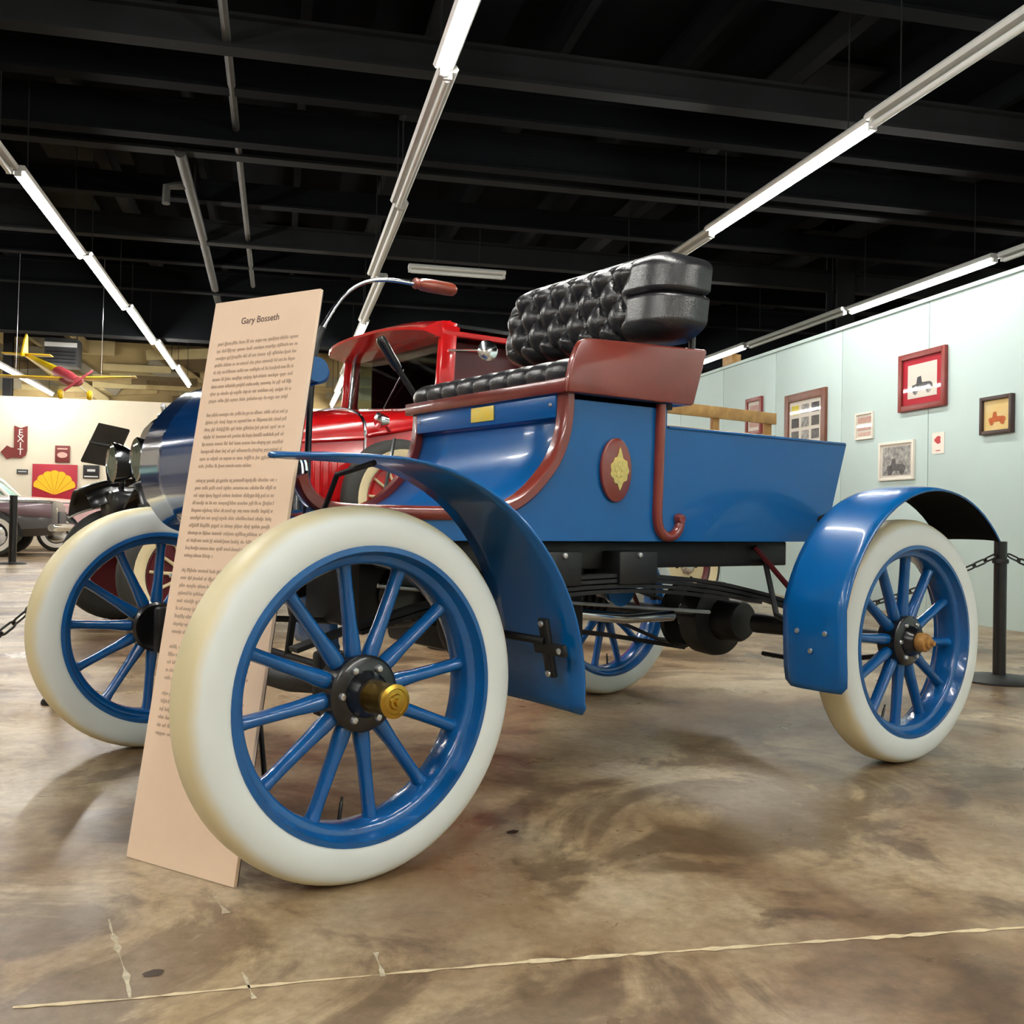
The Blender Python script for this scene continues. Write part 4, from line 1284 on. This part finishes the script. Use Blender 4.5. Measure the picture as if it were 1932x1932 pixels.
add('print', mesh('print', v, [tuple(range(24))]), REDINK, p5)
flat('print_line', p5, 0, 0.025, 0.05, 0.006, REDINK, -0.0026)
p6, W, H = picture(3.60, 3.283, 1.352, 1.618, 0.026, FRAMEK, 'dark framed orange car print on yellow paper nearest the right edge', mount=PAPERY, thick=0.035)
car_print(p6, 0.0, 0.085, 0.085, ORANGE, -0.016, ORANGE)
p7, W, H = picture(7.27, 6.915, 1.64, 2.03, 0.04, FRAMER, 'small red framed picture farthest along the wall above the timber rail')
flat('photo', p7, 0, H / 2, W - 0.16, H - 0.16, PINKP, -0.0145)
# cardboard box and green bottle crate left on top of the partition
bxo = thing('cardboard_box', 'small tan box sitting on top of the partition', 'box', RW(5.0, 7.72, 2.47), ROT)
box('carton', (0, 0, 0.05), (0.10, 0.26, 0.10), WOODL, bxo, 0.003)
box('flap', (-0.02, 0, 0.102), (0.055, 0.26, 0.004), WOODL, bxo)

# ================================================================== BACK WALL SIGNS
VB = 19.99
def bx_sign(name, label, u0, u1, z0, z1, m, t_=0.03, cat='sign'):
    t = thing(name, label, cat, RW((u0 + u1) / 2, VB, z0), ROT)
    box('panel', (0, -t_ / 2, (z1 - z0) / 2), (u1 - u0, t_, z1 - z0), m, t, 0.004)
    return t
ex = thing('exit_sign', 'maroon arrow shaped EXIT sign on the cream back wall', 'sign', RW(-5.13, VB, 1.83), ROT)
poly = [(-0.125, 0.67), (0.0, 0.62), (0.125, 0.67), (0.125, 0.16), (0.10, 0.06), (0.02, 0.0), (-0.16, 0.0), (-0.26, -0.03), (-0.38, 0.11), (-0.26, 0.25), (-0.18, 0.21), (-0.125, 0.21)]
prism('panel', poly, -0.04, 0.0, DKRED, ex)
for i, ch in enumerate('EXIT'):
    me = text_mesh(ch, 0.185, 0.002)
    add('letter', me, SIGNW, ex, (0.0, -0.044, 0.525 - 0.135 * i), (PI / 2, 0, 0))
s2 = bx_sign('wall_plaque', 'small square red-brown plaque right of the EXIT sign', -4.463, -4.178, 1.756, 2.113, DKRED)
v = [(0.10 * math.cos(q), -0.032, 0.16 + 0.06 * math.sin(q)) for q in [2 * PI * k / 20 for k in range(20)]]
add('print', mesh('print', v, [tuple(range(20))]), PINKP, s2)
box('print_line', (0, -0.031, 0.29), (0.20, 0.002, 0.03), PINKP, s2)
sh = bx_sign('shell_sign', 'red panel with a yellow scallop shell on the back wall', -4.895, -4.023, 0.85, 1.715, SHRED)
for i in range(7):
    a0 = math.radians(12 + 156 * i / 7)
    a1 = math.radians(12 + 156 * (i + 1) / 7)
    pts = [(0.0, 0.22)]
    for k in range(7):
        a = a0 + (a1 - a0) * k / 6
        r = 0.42 + 0.025 * math.sin(PI * k / 6)
        pts.append((r * math.cos(a) * 0.98, 0.30 + r * math.sin(a)))
    sc_ = 0.965
    cx_ = sum(p[0] for p in pts) / len(pts)
    cz_ = sum(p[1] for p in pts) / len(pts)
    pts = [(cx_ + (p[0] - cx_) * sc_, cz_ + (p[1] - cz_) * sc_) for p in pts]
    prism('shell_rib', pts, -0.045, -0.028, SHYEL, sh)
s3 = bx_sign('wall_plaque', 'black plaque with pale lettering right of the shell panel', -3.908, -3.59, 1.438, 1.72, BLACKM)
box('print_line', (0, -0.031, 0.17), (0.16, 0.002, 0.05), FIXT, s3)
box('print_line', (0, -0.031, 0.04), (0.27, 0.002, 0.03), FIXT, s3)
s4 = bx_sign('wall_frame', 'white framed sheet on the back wall beside the chrome headlamp', -3.20, -2.95, 1.657, 2.044, FIXT)
box('print', (0.0, -0.031, 0.19), (0.19, 0.002, 0.32), SIGNW, s4)
box('print_line', (-0.06, -0.033, 0.14), (0.04, 0.002, 0.16), MAUVE, s4)
s5 = bx_sign('wall_plaque', 'small dark grey nameplate above the grey car on the back wall', -5.196, -4.98, 1.50, 1.594, GREYM)
box('print_line', (0, -0.031, 0.047), (0.16, 0.002, 0.02), FIXT, s5)
s6 = bx_sign('blue_sign', 'round ended blue sign high on the back wall over the truck hood', 0.35, 1.1, 2.55, 3.0, SHRED)
bpy.data.objects.remove(s6.children[0])
bpy.data.objects.remove(s6)

# slanted reading stand seen from behind
ls = thing('lectern_stand', 'black slanted sign holder on a post beyond the blue dash', 'stand', RW(-1.225, 6.0, 0), ROT)
add('base', lathe_mesh('base', [(0.0, 0.03), (0.15, 0.02), (0.17, 0.0), (0.0, 0.0)], 24, 'z'), BLACKM, ls)
tube('post', [(0, 0, 0.02), (0, 0, 1.12)], 0.016, BLACK, ls, 10)
q = [(-0.07, -0.10, 1.412), (0.158, -0.10, 1.368), (0.02, 0.05, 1.078), (-0.225, 0.05, 1.117)]
v = q + [(a + 0.004, b + 0.02, c - 0.012) for a, b, c in q]
f = [(0, 1, 2, 3), (7, 6, 5, 4), (0, 4, 5, 1), (1, 5, 6, 2), (2, 6, 7, 3), (3, 7, 4, 0)]
add('reading_panel', mesh('reading_panel', v, f), mat('weathered_black', (40, 41, 38), 0.5, rgb2=(62, 62, 58), scale=5), ls)
mid = [Vector(q[0]).lerp(Vector(q[3]), 0.5), Vector(q[1]).lerp(Vector(q[2]), 0.5)]
tube('stiffener', [mid[0] + Vector((0, -0.006, 0)), mid[1] + Vector((0, -0.006, 0))], 0.010, GREYM, ls, 6)

# ================================================================== MODEL AEROPLANE
ap = thing('model_aeroplane', 'yellow and rose model aeroplane hanging at the back left', 'aeroplane', RW(-2.62, 11.0, 2.36), ROT)
def wing(pts, name):
    rows = []
    for (x, y, z, c, t) in pts:
        rows.append([(x, y - c / 2, z), (x, y - c / 4, z + t), (x, y + c / 4, z + t * 0.7), (x, y + c / 2, z), (x, y, z - t * 0.4)])
    return loft(name, rows, YEL, ap)
wing([(-1.15, 0.1, 0.04, 0.22, 0.012), (-0.6, 0.05, 0.03, 0.26, 0.02), (0.0, 0.0, 0.02, 0.28, 0.025), (0.55, -0.05, 0.05, 0.26, 0.02), (0.93, -0.08, 0.08, 0.18, 0.012)], 'wing')
fus = []
for t, r, zz in ((0, 0.02, 0.0), (0.08, 0.07, 0.0), (0.3, 0.095, 0.02), (0.55, 0.085, 0.06)):
    fus.append([(0.28 - 0.58 * t * 1.0 + r * math.cos(a), -0.35 + t * 1.0, -0.04 + 0.2 * t + zz + r * math.sin(a)) for a in [2 * PI * k / 14 for k in range(14)]])
loft('nose', fus, ROSE, ap)
fus = []
for t, r in ((0.5, 0.085), (0.8, 0.07), (1.2, 0.05), (1.7, 0.025)):
    fus.append([(0.28 - 0.58 * t + r * math.cos(a), -0.35 + t, 0.10 + 0.34 * (t - 0.5) + r * math.sin(a)) for a in [2 * PI * k / 14 for k in range(14)]])
loft('fuselage', fus, YEL, ap)
prism('tail_fin', [(1.05, 0.44), (1.40, 0.50), (1.38, 0.76), (1.32, 0.79), (1.22, 0.70)], -0.70, -0.68, YEL, ap, 'yz')
box('tailplane', (-0.66, 1.28, 0.50), (0.62, 0.18, 0.015), YEL, ap, 0.004)
add('cowling', lathe_mesh('cowling', [(0.0, -0.05), (0.05, -0.04), (0.06, 0.0), (0.05, 0.04)], 18), ROSE, ap, (0.30, -0.38, -0.04))
box('propeller', (0.31, -0.44, -0.04), (0.03, 0.012, 0.42), ROSE, ap, 0.004, (0, 0.9, 0))
for s in (-1, 1):
    tube('strut', [(0.2 + s * 0.05, -0.1, -0.05), (0.22 + s * 0.17, -0.12, -0.17)], 0.007, WHITE, ap, 6)
    wl_ = add('landing_wheel', lathe_mesh('landing_wheel', [(0.0, -0.03), (0.05, -0.028), (0.065, 0.0), (0.05, 0.028), (0.0, 0.03)], 16, 'x'), YEL, ap, (0.22 + s * 0.17, -0.12, -0.18))
for s in (-1, 1):
    tube('hanging_wire', [(s * 0.5, 0, 0.05), (s * 0.5, 0.1, 1.7)], 0.002, STEEL, ap, 4)

# ================================================================== FAR CARS
def sedan(name, label, loc, rotz, low, up, roofm, glassm, two_tone=None):
    """1950s saloon, nose toward local +x; origin on the floor under the front axle"""
    t = thing(name, label, 'car', loc, rotz)
    def ring(x, hw, z0, z1, sh):
        pts = []
        for y, z in ((-hw * 0.9, z0), (-hw, z0 + 0.12), (-hw * 1.0, (z0 + z1) / 2), (-hw * 0.97, z1 - 0.07), (-hw * 0.86, z1 - 0.01), (-hw * 0.4, z1 + sh), (0, z1 + sh * 1.2),
                     (hw * 0.4, z1 + sh), (hw * 0.86, z1 - 0.01), (hw * 0.97, z1 - 0.07), (hw, (z0 + z1) / 2), (hw, z0 + 0.12), (hw * 0.9, z0)):
            pts.append((x, y, z))
        return pts
    body = loft('body', [ring(x, hw, z0, z1, sh) for x, hw, z0, z1, sh in ((0.86, 0.78, 0.40, 0.80, 0.0), (0.80, 0.88, 0.34, 0.88, 0.01), (0.5, 0.92, 0.32, 0.90, 0.03), (0.0, 0.93, 0.30, 0.91, 0.05), (-0.6, 0.94, 0.28, 0.93, 0.06), (-1.1, 0.94, 0.28, 0.95, 0.03), (-2.4, 0.94, 0.28, 0.95, 0.0), (-3.3, 0.93, 0.30, 0.95, 0.03), (-4.0, 0.90, 0.36, 0.92, 0.02), (-4.2, 0.84, 0.42, 0.84, 0.0))], low, t)
    def gr(x, hw, z):
        return [(x, -hw, z), (x, -hw * 0.5, z + 0.03), (x, 0, z + 0.04), (x, hw * 0.5, z + 0.03), (x, hw, z)]
    top = sheet('roof', [gr(-1.35, 0.62, 1.42), gr(-1.6, 0.66, 1.47), gr(-2.2, 0.66, 1.48), gr(-2.6, 0.62, 1.44)], roofm, t, 0.03)
    for s in (-1, 1):
        tube('windscreen_post', [(-0.80, s * 0.78, 0.95), (-1.12, s * 0.70, 1.28), (-1.36, s * 0.63, 1.43)], 0.035, roofm, t, 8)
        tube('rear_post', [(-3.05, s * 0.76, 0.95), (-2.6, s * 0.62, 1.43)], 0.05, roofm, t, 8)
        tube('door_post', [(-1.9, s * 0.84, 0.95), (-1.9, s * 0.66, 1.46)], 0.02, roofm, t, 8)
        sheet('side_window', [[(-0.86, s * 0.80, 0.95), (-1.36, s * 0.63, 1.42)], [(-1.9, s * 0.83, 0.95), (-1.9, s * 0.66, 1.46)], [(-3.0, s * 0.78, 0.95), (-2.6, s * 0.62, 1.43)]], glassm, t, 0.008)
        tube('chrome_strip', [(0.78, s * 0.90, 0.86), (0.0, s * 0.955, 0.88), (-4.0, s * 0.92, 0.88)], 0.014, CHROME, t, 6)
        hl = add('headlamp', lathe_mesh('headlamp', [(0.0, 0.05), (0.06, 0.04), (0.095, 0.0), (0.09, -0.04), (0.0, -0.06)], 20, 'x'), CHROME, t, (0.82, s * 0.68, 0.72))
        for x in (0.0, -3.0):
            arch_ = prism('wheel_arch', [(x + 0.40 * math.cos(a), 0.32 + 0.40 * math.sin(a)) for a in [PI * k / 14 for k in range(15)]], s * 0.935, s * 0.955, BLACKM, t)
            w_ = add('wheel', lathe_mesh('wheel', [(0.0, -0.06), (0.10, -0.065), (0.19, -0.05), (0.20, 0.05), (0.0, 0.05)], 28), CHROME, t, (x, s * 0.90, 0.34), (0, 0, 0 if s < 0 else PI))
            add('tire', lathe_mesh('tire', [(0.19, -0.08), (0.30, -0.09), (0.34, -0.06), (0.34, 0.06), (0.30, 0.09), (0.19, 0.08)], 36, 'y', True, 60), RUBBER, w_)
            add('whitewall', lathe_mesh('whitewall', [(0.20, -0.086), (0.27, -0.096), (0.275, -0.08), (0.20, -0.075)], 36, 'y', True, 60), SIGNW, w_)
    sheet('windscreen', [[(-0.80, -0.74, 0.96), (-0.72, 0, 0.98), (-0.80, 0.74, 0.96)], [(-1.36, -0.60, 1.42), (-1.33, 0, 1.45), (-1.36, 0.60, 1.42)]], glassm, t, 0.008)
    tube('bumper', [(0.80, -0.92, 0.46), (0.97, -0.6, 0.46), (1.0, 0, 0.46), (0.97, 0.6, 0.46), (0.80, 0.92, 0.46)], 0.06, CHROME, t, 10)
    box('grille', (0.87, 0, 0.62), (0.04, 1.1, 0.20), GREYM, t, 0.02)
    if two_tone:
        sheet('side_flash', [[(0.80, -0.915, 0.84), (0.80, -0.93, 0.62)], [(0.0, -0.95, 0.84), (0.0, -0.955, 0.66)], [(-3.8, -0.93, 0.84), (-3.8, -0.94, 0.66)]], two_tone, t, 0.01)
    return t
sedan('grey_sedan', 'grey two-tone nineteen fifties saloon at the left edge', RW(-4.25, 15.2, 0), -RA + 0.1, GREYC, MAUVE, GREYC, AQUA, MAUVE)
sedan('pink_sedan', 'pink saloon with white roof parked behind the grey saloon', RW(-3.88, 17.85, 0), -RA + 0.1, PINK, PINK, SIGNW, AQUA)
